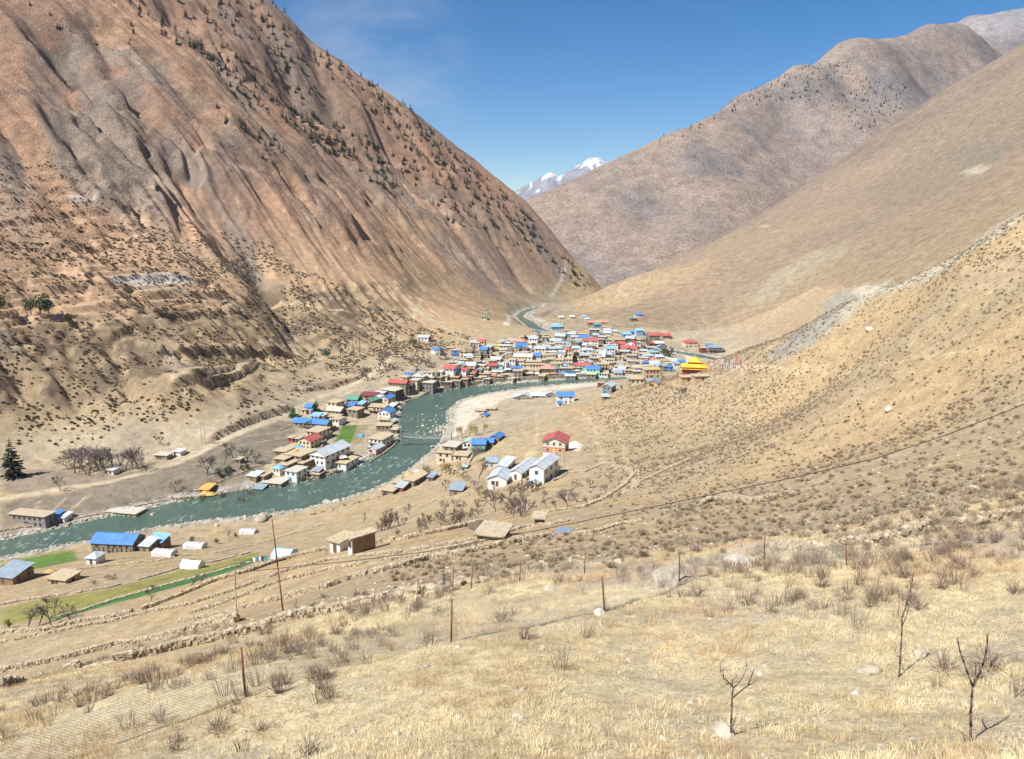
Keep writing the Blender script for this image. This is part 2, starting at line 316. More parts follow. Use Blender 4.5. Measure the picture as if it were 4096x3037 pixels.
# ------------------------------------------------------------------ ground colours (albedo), zones drawn as outlines in the photograph and laid on the ground
def C(*c): return np.array(c, float)
ZONES = [  # (outline px, albedo, feather m, name)
 ([(0,2180),(200,2150),(500,2085),(900,1990),(1150,1930),(1130,1900),(1050,1870),(1200,1790),(1180,1690),(1120,1670),(900,1760),(700,1860),(300,1960),(0,2010)], (.205,.172,.128), 2.5),
 ([(700,1890),(880,1800),(1020,1740),(1150,1760),(1000,1840),(800,1900)], (.185,.16,.12), 1.5),
 ([(470,2000),(640,1960),(840,1905),(840,1935),(760,1990),(700,2040),(480,2040)], (.135,.112,.085), 1.2),
 ([(0,2100),(180,2060),(380,2040),(480,2020),(640,2010),(600,2040),(300,2080),(0,2140)], (.25,.205,.145), 1.2),
 ([(1330,1775),(1370,1700),(1432,1700),(1425,1740),(1400,1778)], (.085,.16,.035), 0.8),
 ([(1400,1778),(1430,1700),(1480,1698),(1450,1780)], (.24,.20,.11), 1.0),
 ([(0,2260),(150,2215),(300,2200),(320,2240),(150,2275),(0,2300)], (.11,.18,.04), 1.0),
 ([(0,2240),(170,2212),(300,2204),(0,2255)], (.27,.24,.11), 1.0),
 ([(0,2440),(135,2405),(314,2382),(449,2356),(583,2319),(718,2283),(853,2257),(1000,2217),(1050,2210),(1000,2240),(760,2305),(580,2355),(440,2395),(310,2440),(200,2470),(0,2500)], (.24,.225,.075), 1.0),
 ([(150,2500),(310,2462),(449,2418),(583,2382),(763,2330),(1000,2262),(1080,2225),(1040,2222),(880,2270),(700,2322),(560,2368),(430,2410),(290,2450),(180,2490)], (.06,.155,.045), 0.5),
 ([(0,1870),(200,1880),(420,1900),(600,1875),(660,1850),(560,1900),(300,1950),(0,1985)], (.245,.20,.145), 3.0),
 # gravel bar
 ([(1790,1740),(1800,1640),(1850,1603),(1960,1573),(2110,1551),(2400,1528),(2440,1535),(2380,1545),(2200,1560),(2180,1580),(2020,1595),(1960,1640),(1880,1690),(1850,1740)], (.50,.45,.36), 2.0),
 ([(2700,1415),(2790,1432),(2900,1452),(3000,1476),(2960,1490),(2850,1475),(2740,1440)], (.52,.49,.43), 2.0),
 ([(2095,1268),(2140,1290),(2190,1318),(2225,1335),(2240,1330),(2190,1290),(2130,1265),(2140,1246),(2110,1254)], (.48,.44,.37), 1.5),
 # far bank bare benches
 ([(650,1500),(720,1500),(800,1475),(960,1460),(1030,1450),(1000,1475),(920,1500),(700,1545)], (.40,.315,.205), 1.5),
 ([(1065,1500),(1110,1490),(1165,1492),(1120,1530),(1075,1540)], (.40,.315,.205), 1.2),
 ([(1180,1480),(1240,1465),(1300,1445),(1295,1475),(1230,1490)], (.38,.30,.20), 1.2),
 ([(1220,1550),(1330,1520),(1430,1515),(1340,1545)], (.24,.175,.12), 1.0),
 ([(540,1140),(700,1140),(760,1180),(560,1170)], (.36,.29,.20), 2.0),
 ([(420,1115),(560,1105),(700,1100),(830,1128),(700,1135),(480,1140)], (.50,.46,.40), 3.0),
 ([(0,800),(60,790),(60,810),(0,820)], (.55,.5,.44), 3.0), ([(250,820),(390,825),(390,850),(300,845)], (.50,.44,.38), 3.0),
 # near field strips
 ([(0,2640),(300,2580),(700,2500),(720,2490),(600,2480),(300,2540),(0,2600)], (.36,.28,.175), 2.0),
 ([(0,2720),(300,2650),(640,2570),(900,2510),(960,2510),(700,2575),(400,2650),(0,2740)], (.33,.27,.15), 1.0),
 ([(1000,2400),(1300,2345),(1700,2240),(1950,2200),(1900,2185),(1500,2255),(1100,2345)], (.36,.275,.165), 1.5),
 ([(2050,2270),(2100,2250),(2700,2230),(2660,2330),(2300,2350)], (.33,.27,.20), 3.0),
 ([(730,2625),(800,2600),(870,2608),(860,2650),(780,2672),(725,2655)], (.22,.135,.07), 0.5),
 # pale eroded gully edge on the right hillside, and grey scree
 ([(3060,1440),(3200,1360),(3330,1210),(3440,1150),(3560,1120),(3750,1060),(3900,960),(4040,870),(4096,840),(4096,880),(3960,985),(3800,1075),(3600,1150),(3500,1180),(3400,1270),(3250,1380),(3100,1450)], (.40,.36,.275), 4.0),
 ([(3050,1440),(3180,1330),(3290,1230),(3360,1170),(3440,1180),(3380,1280),(3250,1380),(3120,1440)], (.27,.25,.205), 4.0),
 # pale patches on the hill behind
 ([(2950,1220),(3080,1100),(3220,1010),(3400,960),(3430,1010),(3250,1100),(3120,1200),(3000,1260)], (.36,.30,.205), 18.0),
 ([(3780,620),(3900,560),(4060,580),(4000,650),(3860,670)], (.24,.205,.155), 10.0),
 ([(3840,690),(3930,660),(3960,680),(3880,720)], (.45,.40,.29), 6.0),
 # stone pile by the red house, river-side gravel
 ([(2262,1775),(2300,1765),(2330,1785),(2320,1808),(2275,1800)], (.60,.56,.45), 1.0),
 ([(2090,1815),(2130,1795),(2160,1810),(2130,1835),(2095,1835)], (.46,.38,.20), 1.0),
 ([(2230,1150),(2480,1090),(2700,1075),(2900,1010),(2820,1120),(2600,1200),(2400,1260),(2300,1260)], (.385,.29,.18), 20.0),
]
PATHS = [  # (line px, width m, albedo)
 ([(-200,2040),(0,2000),(250,1955),(450,1925),(600,1890),(760,1830),(900,1750),(1040,1690),(1140,1650),(1290,1585),(1400,1540),(1480,1500),(1560,1440)], 4.0, (.44,.37,.265)),
 ([(600,1895),(700,1840),(800,1790)], 3.0, (.40,.33,.23)),
 ([(1170,1700),(1260,1660),(1330,1600),(1420,1560)], 2.5, (.40,.34,.24)),
 ([(1240,1880),(1290,1800),(1330,1720),(1400,1650),(1470,1600)], 2.5, (.40,.34,.24)),
 ([(2390,1770),(2410,1810),(2420,1860),(2500,1880),(2540,1880),(2560,1900),(2540,1940),(2480,1970)], 2.0, (.45,.36,.22)),
 ([(2460,1640),(2480,1700),(2480,1760),(2500,1850),(2560,1895)], 1.2, (.43,.34,.21)),
 ([(2300,1640),(2360,1680),(2390,1740),(2385,1780)], 1.0, (.43,.34,.21)),
 ([(2140,1660),(2150,1720),(2140,1790)], 1.0, (.43,.34,.21)),
 ([(1900,1800),(2040,1780),(2150,1740),(2330,1680),(2500,1640)], 1.4, (.43,.34,.215)),
 ([(2500,1210),(2510,1190),(2470,1165),(2500,1140),(2560,1120)], 3.0, (.46,.385,.28)),
 ([(1610,1040),(1700,1160),(1680,1230),(1640,1290)], 3.0, (.42,.33,.23)),
 ([(1150,1300),(1160,1330),(1120,1370)], 2.0, (.42,.34,.24)),
 ([(700,1020),(900,1060),(1020,1115),(1130,1170),(1250,1225),(1400,1270)], 3.0, (.40,.30,.20)),
 ([(560,905),(640,980),(720,1060)], 2.0, (.40,.30,.205)),
 ([(900,1040),(960,1110),(985,1140)], 5.0, (.42,.35,.26)),
 ([(1040,1190),(1110,1280),(1200,1380)], 4.0, (.42,.34,.24)),
 ([(3050,895),(3130,930),(3160,915)], 3.0, (.45,.37,.27)),
 ([(2700,1500),(2900,1480),(3120,1480),(3220,1500)], 1.2, (.45,.35,.22)), ([(3200,1470),(3350,1480),(3560,1470),(3900,1430)], 1.2, (.42,.33,.20)),
 ([(2100,1228),(2060,1240),(2040,1262),(2025,1300)], 5.0, (.52,.47,.40)), ([(130,2048),(165,1998)], .9, (.36,.30,.21)), ([(195,2055),(270,1990)], .9, (.36,.30,.21)), ([(245,2065),(350,1985)], 1.6, (.36,.30,.21)), ([(760,1860),(960,1835),(1150,1795)], .8, (.33,.28,.2)), ([(880,1800),(1020,1775),(1180,1742)], .8, (.33,.28,.2)), ([(1000,1745),(1180,1715)], .8, (.33,.28,.2)), ([(640,1965),(760,1945),(860,1935)], .9, (.34,.29,.21)),
 ([(2220,1215),(2160,1226),(2100,1235)], 4.0, (.52,.47,.40)),
 ([(2480,1490),(2560,1500),(2700,1500)], 3.0, (.42,.36,.26)),
 ([(1650,1240),(1780,1310),(1900,1370),(2000,1390)], 10.0, (.38,.315,.21)),
 ([(2260,1080),(2230,1150),(2200,1190)], 5.0, (.46,.41,.35)),
]
ZW = [(np.array([ray_hit(*p, base_h) for p in pl]), C(*c), f) for pl, c, f in ZONES]
PW = [(np.array([ray_hit(*p, base_h) for p in pl]), w, C(*c)) for pl, w, c in PATHS]
def mixc(a, b, t): return a+(b-a)*t[:, None]
def ground_colour(x, y, z):
    n = len(x); zb = z
    n1 = fbm(x/55, y/55, 4, 101)*0.5+0.5; n2 = fbm(x/14, y/14, 4, 103)*0.5+0.5; n3 = fbm(x/230, y/230, 3, 105)*0.5+0.5
    c = np.tile(C(.35,.268,.16), (n, 1))                                  # dry grass slopes
    c = mixc(c, C(.335,.265,.175), sstep(.35, .75, n2)*0.8)
    c = mixc(c, C(.40,.285,.155), sstep(.5, .8, n1)*0.6)
    farr = sstep(520, 950, y)*sstep(40, 160, x)                              # hill behind the town
    c = mixc(c, mixc(np.tile(C(.335,.25,.17), (n, 1)), C(.27,.21,.155), sstep(.45, .75, n3)), farr)
    # further, greyer spur
    c = mixc(c, mixc(np.tile(C(.27,.21,.155), (n, 1)), C(.19,.155,.125), sstep(.52, .72, fbm(x/120, y/60, 4, 133)*.5+.5)), sstep(1150, 1350, y)*sstep(150, 300, x))
    # foreground straw
    near = 1-sstep(48, 75, y+0.25*np.abs(x))
    g = mixc(np.tile(C(.46,.385,.24), (n, 1)), C(.37,.315,.225), sstep(.4, .7, fbm(x/5, y/5, 4, 111)*.5+.5))
    g = mixc(g, C(.42,.31,.19), sstep(.5, .75, fbm(x/9, y/9, 3, 113)*.5+.5)*0.8)
    c = mixc(c, g, near)
    # valley floor and town
    val = (1-sstep(-121, -106, z))*sstep(330, 420, y)
    c = mixc(c, mixc(np.tile(C(.36,.30,.21), (n, 1)), C(.30,.255,.185), sstep(.4, .7, n2)), val*0.9)
    # left mountain
    lm = left_mask(x, y, z)
    k = lm > 0
    if k.any():
        xx, yy, zz = x[k], y[k], z[k]; m = len(xx)
        wob = 40*fbm(xx/260, yy/260, 3, 41); s = xx*0.5+yy*0.866+wob; t = -xx*0.866+yy*0.5
        up = sstep(-95, 40, zz)
        lc = mixc(np.tile(C(.37,.28,.185), (m, 1)), C(.32,.215,.15), up)
        lc = mixc(lc, C(.345,.235,.16), sstep(.5, .8, fbm(xx/120, yy/120, 3, 121)*.5+.5)*up)
        lc = mixc(lc, C(.235,.165,.125), sstep(.5, .7, fbm(s/45, t/240, 4, 123)*.5+.5)*0.75*up)
        rock = sstep(.52, .68, fbm(s/40, t/160, 4, 125)*.5+.5)*sstep(.35, .6, fbm(xx/240, yy/240, 2, 127)*.5+.5)*sstep(-40, 30, zz)
        lc = mixc(lc, C(.25,.22,.185), rock*0.9)
        lc = mixc(lc, C(.155,.135,.12), sstep(.05, .16, fbm(s/26, t/75, 3, 23))*sstep(-0.05, 0.35, fbm(xx/170, yy/170, 3, 77))*up*.55)
        tr = np.abs(fbm(xx/46, yy/30, 3, 151)); lc = mixc(lc, C(.42,.34,.235), (1-sstep(.0, .045, tr))*.55*(1-sstep(20, 90, zz)))
        lc = mixc(lc, C(.40,.345,.25), sstep(.72, .80, fbm(s/14, t/130, 3, 129)*.5+.5)*rock)
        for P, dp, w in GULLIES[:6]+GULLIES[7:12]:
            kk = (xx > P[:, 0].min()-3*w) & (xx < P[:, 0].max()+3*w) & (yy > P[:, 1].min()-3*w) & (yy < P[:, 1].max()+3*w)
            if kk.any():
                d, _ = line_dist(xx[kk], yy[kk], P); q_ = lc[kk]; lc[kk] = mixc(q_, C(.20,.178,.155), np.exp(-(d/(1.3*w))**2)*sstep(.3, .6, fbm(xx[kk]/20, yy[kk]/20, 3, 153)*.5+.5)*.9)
        grey = sstep(1050, 1250, yy+xx*0.1)*sstep(-260, -30, xx)*0
        lower = sstep(-150, -20, xx)*(1-sstep(-40, 60, zz))                 # bare grey scree above the gorge
        lc = mixc(lc, mixc(np.tile(C(.30,.235,.18), (m, 1)), C(.21,.185,.165), sstep(.4, .65, fbm(s/18, t/140, 4, 131)*.5+.5)), lower*sstep(880, 1000, yy))
        bl = (1-sstep(-72, -58, zz))*sstep(-60, -150, xx)
        lc = mixc(lc, mixc(np.tile(C(.335,.275,.185), (m, 1)), C(.17,.14,.10), sstep(.44, .60, fbm(xx/9, yy/9, 4, 135)*.5+.5)), bl*0.95)
        lc = mixc(lc, C(.40,.36,.28), bl*.6*sstep(.64, .78, fbm(s/25, t/60, 3, 137)*.5+.5))
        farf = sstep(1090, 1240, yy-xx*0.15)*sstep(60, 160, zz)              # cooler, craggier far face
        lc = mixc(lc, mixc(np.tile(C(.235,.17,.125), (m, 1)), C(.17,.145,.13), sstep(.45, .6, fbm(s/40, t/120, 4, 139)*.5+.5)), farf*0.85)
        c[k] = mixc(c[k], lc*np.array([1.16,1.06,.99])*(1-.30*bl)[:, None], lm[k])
    for P, col, f in ZW:
        r = 3*f
        kk = (x > P[:, 0].min()-r) & (x < P[:, 0].max()+r) & (y > P[:, 1].min()-r) & (y < P[:, 1].max()+r)
        if not kk.any(): continue
        d, _ = line_dist(x[kk], y[kk], P, False, True); ins = in_poly(x[kk], y[kk], P); d[ins] *= -1
        d += 0.7*f*fbm(x[kk]/(2.2*f), y[kk]/(2.2*f), 3, 141)
        a = 1-sstep(-f, f*0.4, d)
        c[kk] = mixc(c[kk], col*(1+0.12*fbm(x[kk]/3, y[kk]/3, 3, 143))[:, None], a)
    for P, w, col in PW:
        kk = (x > P[:, 0].min()-9) & (x < P[:, 0].max()+9) & (y > P[:, 1].min()-9) & (y < P[:, 1].max()+9)
        if not kk.any(): continue
        d, _ = line_dist(x[kk]+1.2*fbm(x[kk]/9, y[kk]/9, 2, 145), y[kk], P)
        c[kk] = mixc(c[kk], col, (1-sstep(w*0.35, w*0.75, d))*0.9)
    sd, lv = river_sd(x, y)
    k = sd < 9
    if k.any():
        d = sd[k]; st = mixc(np.tile(C(.36,.335,.285), (k.sum(), 1)), C(.22,.205,.175), sstep(.4, .65, fbm(x[k]/3, y[k]/3, 3, 147)*.5+.5))
        c[k] = mixc(c[k], st, (1-sstep(3, 7, d+2*fbm(x[k]/6, y[k]/6, 2, 149))))
    return np.clip(c, 0.01, 0.9)
# ------------------------------------------------------------------ materials
MATS = {}
def nodes(name):
    m = bpy.data.materials.new(name); m.use_nodes = True; t = m.node_tree
    b = t.nodes['Principled BSDF']; b.inputs['Roughness'].default_value = 0.9
    b.inputs['Specular IOR Level'].default_value = 0.15
    return m, t, b
def tex(t, scale, detail=5, rough=0.6, vec=None, kind='ShaderNodeTexNoise'):
    n = t.nodes.new(kind); n.inputs['Scale'].default_value = scale
    if 'Detail' in n.inputs: n.inputs['Detail'].default_value = detail; n.inputs['Roughness'].default_value = rough
    if vec is not None: t.links.new(vec, n.inputs['Vector'])
    return n
def ramp(t, fac, stops):
    r = t.nodes.new('ShaderNodeValToRGB'); e = r.color_ramp.elements
    while len(e) < len(stops): e.new(0.5)
    for i, (p, c) in enumerate(stops):
        e[i].position = p; e[i].color = (c, c, c, 1) if not hasattr(c, '__len__') else (*c, 1)
    t.links.new(fac, r.inputs[0]); return r.outputs[0]
def mul(t, a, b, fac=1.0, mode='MULTIPLY'):
    m = t.nodes.new('ShaderNodeMixRGB'); m.blend_type = mode; m.inputs[0].default_value = fac
    for s, i in ((a, 1), (b, 2)):
        if hasattr(s, 'is_output'): t.links.new(s, m.inputs[i])
        else: m.inputs[i].default_value = (*s, 1)
    return m.outputs[0]
def bump(t, b, h, strength, dist):
    n = t.nodes.new('ShaderNodeBump'); n.inputs['Strength'].default_value = strength; n.inputs['Distance'].default_value = dist
    t.links.new(h, n.inputs['Height']); t.links.new(n.outputs[0], b.inputs['Normal'])
def ground_mat(name, s_fine, s_mid, bd, speck=None):
    m, t, b = nodes(name)
    geo = t.nodes.new('ShaderNodeNewGeometry'); P = geo.outputs['Position']
    vc = t.nodes.new('ShaderNodeVertexColor'); vc.layer_name = 'col'
    a = tex(t, s_fine, 6, 0.7, P); c = tex(t, s_mid, 6, 0.65, P)
    col = mul(t, vc.outputs[0], ramp(t, a.outputs['Fac'], [(0.28, 0.5), (0.5, 1.0), (0.72, 1.42)]))
    col = mul(t, col, ramp(t, c.outputs['Fac'], [(0.3, 0.72), (0.5, 1.0), (0.7, 1.25)]))
    if speck:
        v = tex(t, speck[0], kind='ShaderNodeTexVoronoi', vec=P)
        sp = ramp(t, v.outputs['Distance'], [(speck[1], 1.0), (speck[1]+0.12, 0.0)])
        cl = ramp(t, tex(t, speck[0]*0.12, 4, 0.6, P).outputs['Fac'], [(0.42, 0.0), (0.6, 1.0)])
        f = mul(t, sp, cl); mm = t.nodes.new('ShaderNodeMixRGB'); t.links.new(f, mm.inputs[0]); t.links.new(col, mm.inputs[1]); mm.inputs[2].default_value = (*speck[2], 1); col = mm.outputs[0]
    t.links.new(col, b.inputs['Base Color'])
    ad = t.nodes.new('ShaderNodeMath'); ad.operation = 'ADD'; t.links.new(a.outputs['Fac'], ad.inputs[0]); t.links.new(c.outputs['Fac'], ad.inputs[1])
    bump(t, b, ad.outputs[0], 0.8, bd)
    return m
def tag(o, label=None, cat=None, group=None, kind=None):
    if label: o['label'] = label
    if cat: o['category'] = cat
    if group: o['group'] = group
    if kind: o['kind'] = kind
    return o
def raw_mesh(name, V, Fq, mat, parent=None, smooth=True):
    me = bpy.data.meshes.new(name); V = np.asarray(V, np.float32); Fq = np.asarray(Fq, np.int32)
    k = Fq.shape[1]
    me.vertices.add(len(V)); me.vertices.foreach_set('co', V.ravel())
    me.loops.add(Fq.size); me.loops.foreach_set('vertex_index', Fq.ravel())
    me.polygons.add(len(Fq)); me.polygons.foreach_set('loop_start', np.arange(len(Fq), dtype=np.int32)*k)
    me.polygons.foreach_set('use_smooth', np.full(len(Fq), smooth))
    me.update(calc_edges=True)
    if mat: me.materials.append(mat)
    o = bpy.data.objects.new(name, me); COL.objects.link(o)
    if parent: o.parent = parent
    return o
def grid(name, xs, ys, mat, fn, holes=(), colour=True, drop=0.0):
    X, Y = np.meshgrid(xs, ys); x = X.ravel(); y = Y.ravel(); z = fn(x, y); zc = z.copy()
    nx, ny = len(xs), len(ys)
    i = np.arange((nx-1)*(ny-1)); a = (i//(nx-1))*nx+i % (nx-1); Fq = np.stack([a, a+1, a+nx+1, a+nx], 1)
    for (x0, x1, y0, y1) in holes:
        ins = (x > x0) & (x < x1) & (y > y0) & (y < y1)
        z = np.where(ins, z-drop, z)
        Fq = Fq[~ins[Fq].all(1)]
        deep = (x > x0+3*(xs[1]-xs[0])) & (x < x1-3*(xs[1]-xs[0])) & (y > y0+3*(xs[1]-xs[0])) & (y < y1-3*(xs[1]-xs[0]))
    o = raw_mesh(name, np.stack([x, y, z], 1), Fq, mat)
    if colour is not None:
        c = ground_colour(x, y, zc) if colour is True else colour(x, y, zc)
        at = o.data.color_attributes.new('col', 'FLOAT_COLOR', 'POINT')
        at.data.foreach_set('color', np.concatenate([c, np.ones((len(c), 1))], 1).astype(np.float32).ravel())
    tag(o, kind='structure')
    return o
M_near = ground_mat('dry_turf_near', 9.0, 1.7, 0.06)
M_mid = ground_mat('dry_hillside_ground', 1.6, 0.22, 0.35)
M_far = ground_mat('mountain_ground', 0.6, 0.11, 3.2, speck=(0.22, 0.17, (.13,.105,.07)))
grid('ground', np.arange(-46, 46.01, 0.3), np.arange(-12, 64.01, 0.3), M_near, H)
grid('hillside', np.arange(-312, 312.1, 1.3), np.arange(56, 790, 1.3), M_mid, H, holes=[(-45, 45, 20, 63)], drop=0.4)
LMX, LMY = (-900, 182), (340, 1440)
grid('mountain', np.arange(LMX[0], LMX[1], 2.4), np.arange(LMY[0], LMY[1], 2.4), M_far, H, holes=[(-308, 308, 62, 785)], drop=1.2)
grid('mountain', np.arange(-1500, 1420, 8.0), np.arange(-200, 1990, 8.0), M_far, H, holes=[(-308, 308, 62, 785), (LMX[0]+4, LMX[1]-6, LMY[0]+4, LMY[1]-6), (-45, 45, -11, 63)], drop=2.5)
# ------------------------------------------------------------------ far mountain and snow mountain
def tps_fit(P, s):
    X = P[:, :2]/s; n = len(X); D = ((X[:, None]-X[None])**2).sum(-1)
    A = np.zeros((n+3, n+3)); A[:n, :n] = _phi(D)+np.eye(n)*1e-4; A[:n, n] = 1; A[:n, n+1:] = X; A[n, :n] = 1; A[n+1:, :n] = X.T
    w = np.linalg.solve(A, np.concatenate([P[:, 2], [0, 0, 0]]))
    def f(x, y):
        a = np.asarray(x)/s; b = np.asarray(y)/s
        return _phi((a[:, None]-X[None, :, 0])**2+(b[:, None]-X[None, :, 1])**2)@w[:n]+w[n]+w[n+1]*a+w[n+2]*b
    return f
FM = [at_y(a*K, b*K, d) for a, b, d in [(1100,445,1850),(1140,432,1880),(1230,400,1920),(1330,355,1980),(1440,295,2080),(1560,250,2180),(1650,200,2300),(1740,140,2420),(1830,90,2550),(1880,75,2600),(1930,82,2680),(1980,72,2750),(2040,58,2800),(2090,56,2900),
     (2105,38,3500),(2150,38,3550),(2190,30,3600),(2260,42,3600),(1200,560,1600),(1330,615,1480),(1400,470,1740),(1400,380,1900),(1550,400,1850),(1550,520,1620),(1700,400,1950),(1700,270,2250),(1650,330,2060),(1850,220,2350),(1900,300,2150),(2000,180,2550),(2100,150,2700),(2228,160,2800),(1960,150,2500),(1300,480,1700),(1880,260,2200)]]
FM += [p+np.array([p[0]*.16, p[1]*.16, -.10*p[2]-.035*p[1]]) for p in FM[:18:2]]
FM += [np.array(p, float) for p in [(0,3200,-150),(0,4200,-300),(800,4200,-150),(-300,3000,-200),(1400,4300,50),(-200,2400,-100),(0,2500,0),(300,2700,100),(700,3100,250),(1100,3400,350),(1900,4300,450),(2800,4300,650),(2600,3000,800),(2400,2200,500),(1600,1700,150),(900,1500,-100),(100,1300,-170),(-400,1700,-100),(3000,2400,700)]]
_fm = tps_fit(np.array(FM), 400.0)
def Hf(x, y):
    z = _fm(x, y); s = x*0.8-y*0.6+60*fbm(x/500, y/500, 3, 201)
    return z-9+14*ridged(s/260, (x*.6+y*.8)/900, 3, 203)+5*fbm(x/70, y/70, 4, 205)+9*ridged(x/120, y/120, 3, 207)*sstep(-150, 100, z)*0.6
def far_col(x, y, z):
    n = len(x); c = np.tile(C(.255,.20,.155), (n, 1))
    c = mixc(c, C(.30,.23,.165), sstep(.45, .75, fbm(x/300, y/300, 4, 211)*.5+.5))
    c = mixc(c, C(.19,.165,.145), sstep(.5, .68, fbm(x/160, y/160, 5, 213)*.5+.5)*.85)
    c = mixc(c, C(.145,.125,.11), sstep(330, 420, z)*sstep(.40, .6, fbm(x/260, y/260, 3, 215)*.5+.5)*.8)
    c = mixc(c, C(.30,.285,.27), sstep(620, 760, z)*.6)
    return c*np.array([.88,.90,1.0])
Hfar_marker[0] = Hf
M_fm = ground_mat('far_mountain_ground', 0.16, 0.03, 4.0, speck=(0.07, 0.08, (.10,.09,.07)))
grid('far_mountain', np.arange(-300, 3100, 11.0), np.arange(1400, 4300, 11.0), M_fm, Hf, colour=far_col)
SMP = [at_y(a*K, b*K, 9000) for a, b in [(1020,460),(1060,445),(1110,420),(1150,398),(1180,384),(1197,374),(1215,384),(1240,371),(1270,351),(1283,343),(1300,341),(1312,347),(1328,353),(1360,372),(1420,400)]]
SMX = np.array([p[0] for p in SMP]); SMZ = np.array([p[2] for p in SMP])
def Hs(x, y):
    crest = np.interp(x, SMX, SMZ, left=-200, right=-200)
    d = np.abs(y-9000-120*fbm(x/700, x*0, 2, 221)); k = np.where(y < 9000, 0.62, 0.8)
    z = crest-k*d*(0.9+0.3*ridged(x/260, y/900, 2, 223))
    return np.maximum(z+(40*ridged(x/330+y/1500, y/420, 4, 225)-20)*np.minimum(1, d/150)+12*fbm(x/90, y/90, 3, 227), -400)
def snow_col(x, y, z):
    n = len(x); rock = np.tile(C(.20,.20,.225), (n, 1))
    s = sstep(.40, .52, (z-150)/1100+.5*ridged(x/95+y/300, y/130, 4, 229))
    return mixc(rock, C(.62,.64,.68), s)
M_snow = ground_mat('snowy_rock', 0.02, 0.006, 8.0)
grid('snow_mountain', np.arange(-1500, 3400, 22.0), np.arange(8000, 9900, 22.0), M_snow, Hs, colour=snow_col)
# ------------------------------------------------------------------ water
def strip(name, l, r, mat, n=14):
    V = []; nn = len(l)
    for i in range(nn):
        for k in range(n+1):
            f = k/n*1.06-0.03; V.append(l[i]+(r[i]-l[i])*f)
    Fq = [(i*(n+1)+k, i*(n+1)+k+1, (i+1)*(n+1)+k+1, (i+1)*(n+1)+k) for i in range(nn-1) for k in range(n)]
    return tag(raw_mesh(name, V, Fq, mat), kind='structure')
def water_mat():
    m, t, b = nodes('river_water'); geo = t.nodes.new('ShaderNodeNewGeometry'); P = geo.outputs['Position']
    mp = t.nodes.new('ShaderNodeMapping'); mp.inputs['Rotation'].default_value = (0, 0, math.radians(-35)); mp.inputs['Scale'].default_value = (1.0, 0.45, 1.0); t.links.new(P, mp.inputs[0])
    big = tex(t, 0.035, 3, 0.5, P); f1 = tex(t, 0.42, 7, 0.72, mp.outputs[0]); f2 = tex(t, 1.6, 5, 0.7, mp.outputs[0])
    foam = mul(t, ramp(t, f1.outputs['Fac'], [(0.54, 0.0), (0.66, 1.0)]), ramp(t, big.outputs['Fac'], [(0.44, 0.02), (0.62, 1.0)]))
    foam = mul(t, foam, ramp(t, f2.outputs['Fac'], [(0.40, 0.2), (0.6, 1.0)]))
    mm = t.nodes.new('ShaderNodeMixRGB'); t.links.new(foam, mm.inputs[0])
    base = ramp(t, f2.outputs['Fac'], [(0.3, (.042,.084,.070)), (0.7, (.095,.150,.120))]); t.links.new(base, mm.inputs[1]); mm.inputs[2].default_value = (.62,.68,.64,1)
    t.links.new(mm.outputs[0], b.inputs['Base Color']); b.inputs['Roughness'].default_value = 0.22; b.inputs['Specular IOR Level'].default_value = 0.5
    bump(t, b, f1.outputs['Fac'], 0.9, 0.9)
    return m
M_water = water_mat()
strip('river', WL, WR, M_water); strip('river', FL, FR, M_water); strip('river', SL, SR, M_water, 4)
# ------------------------------------------------------------------ building materials
def M(key, col, rough=0.85, var=0.25, scale=1.2, bump_d=0.03, metal=None, spec=0.2, stone=False):
    if key in MATS: return MATS[key]
    m, t, b = nodes(key); b.inputs['Roughness'].default_value = rough; b.inputs['Specular IOR Level'].default_value = spec
    tcn = t.nodes.new('ShaderNodeTexCoord'); P = tcn.outputs['Object']
    n = tex(t, scale, 6, 0.65, P)
    c = mul(t, tuple(col), ramp(t, n.outputs['Fac'], [(0.28, 1-1.5*var), (0.5, 1.0), (0.72, 1+var)]))
    h = n.outputs['Fac']
    if stone:
        v = tex(t, 2.6, kind='ShaderNodeTexVoronoi', vec=P); v.feature = 'DISTANCE_TO_EDGE'
        mp = t.nodes.new('ShaderNodeMapping'); mp.inputs['Scale'].default_value = (0.8, 0.8, 1.9); t.links.new(P, mp.inputs[0]); t.links.new(mp.outputs[0], v.inputs['Vector'])
        c = mul(t, c, ramp(t, v.outputs['Distance'], [(0.0, 0.5), (0.12, 1.0)])); h = v.outputs['Distance']
    if metal:
        w = t.nodes.new('ShaderNodeTexWave'); w.wave_type = 'BANDS'; w.bands_direction = metal; w.inputs['Scale'].default_value = 1.4; w.inputs['Distortion'].default_value = 0.3
        t.links.new(P, w.inputs['Vector']); h = w.outputs['Fac']
        st = tex(t, 0.35, 5, 0.7, P); c = mul(t, c, ramp(t, st.outputs['Fac'], [(0.3, 0.82), (0.6, 1.08)]))
    t.links.new(c, b.inputs['Base Color']); bump(t, b, h, 0.6, bump_d)
    MATS[key] = m; return m
WALLC = {'white': (.64,.63,.60), 'cream': (.56,.49,.37), 'stone': (.34,.30,.235), 'grey': (.33,.32,.31), 'brown': (.23,.165,.11), 'ochre': (.46,.34,.16), 'mint': (.36,.58,.42),
         'maroon': (.22,.07,.055), 'blue': (.12,.22,.42), 'pink': (.62,.47,.45), 'yellow': (.60,.47,.20), 'red': (.45,.10,.08), 'teal': (.16,.36,.38), 'dark': (.11,.095,.085), 'orange': (.60,.30,.16), 'sky': (.34,.44,.56), 'mud': (.42,.33,.22)}
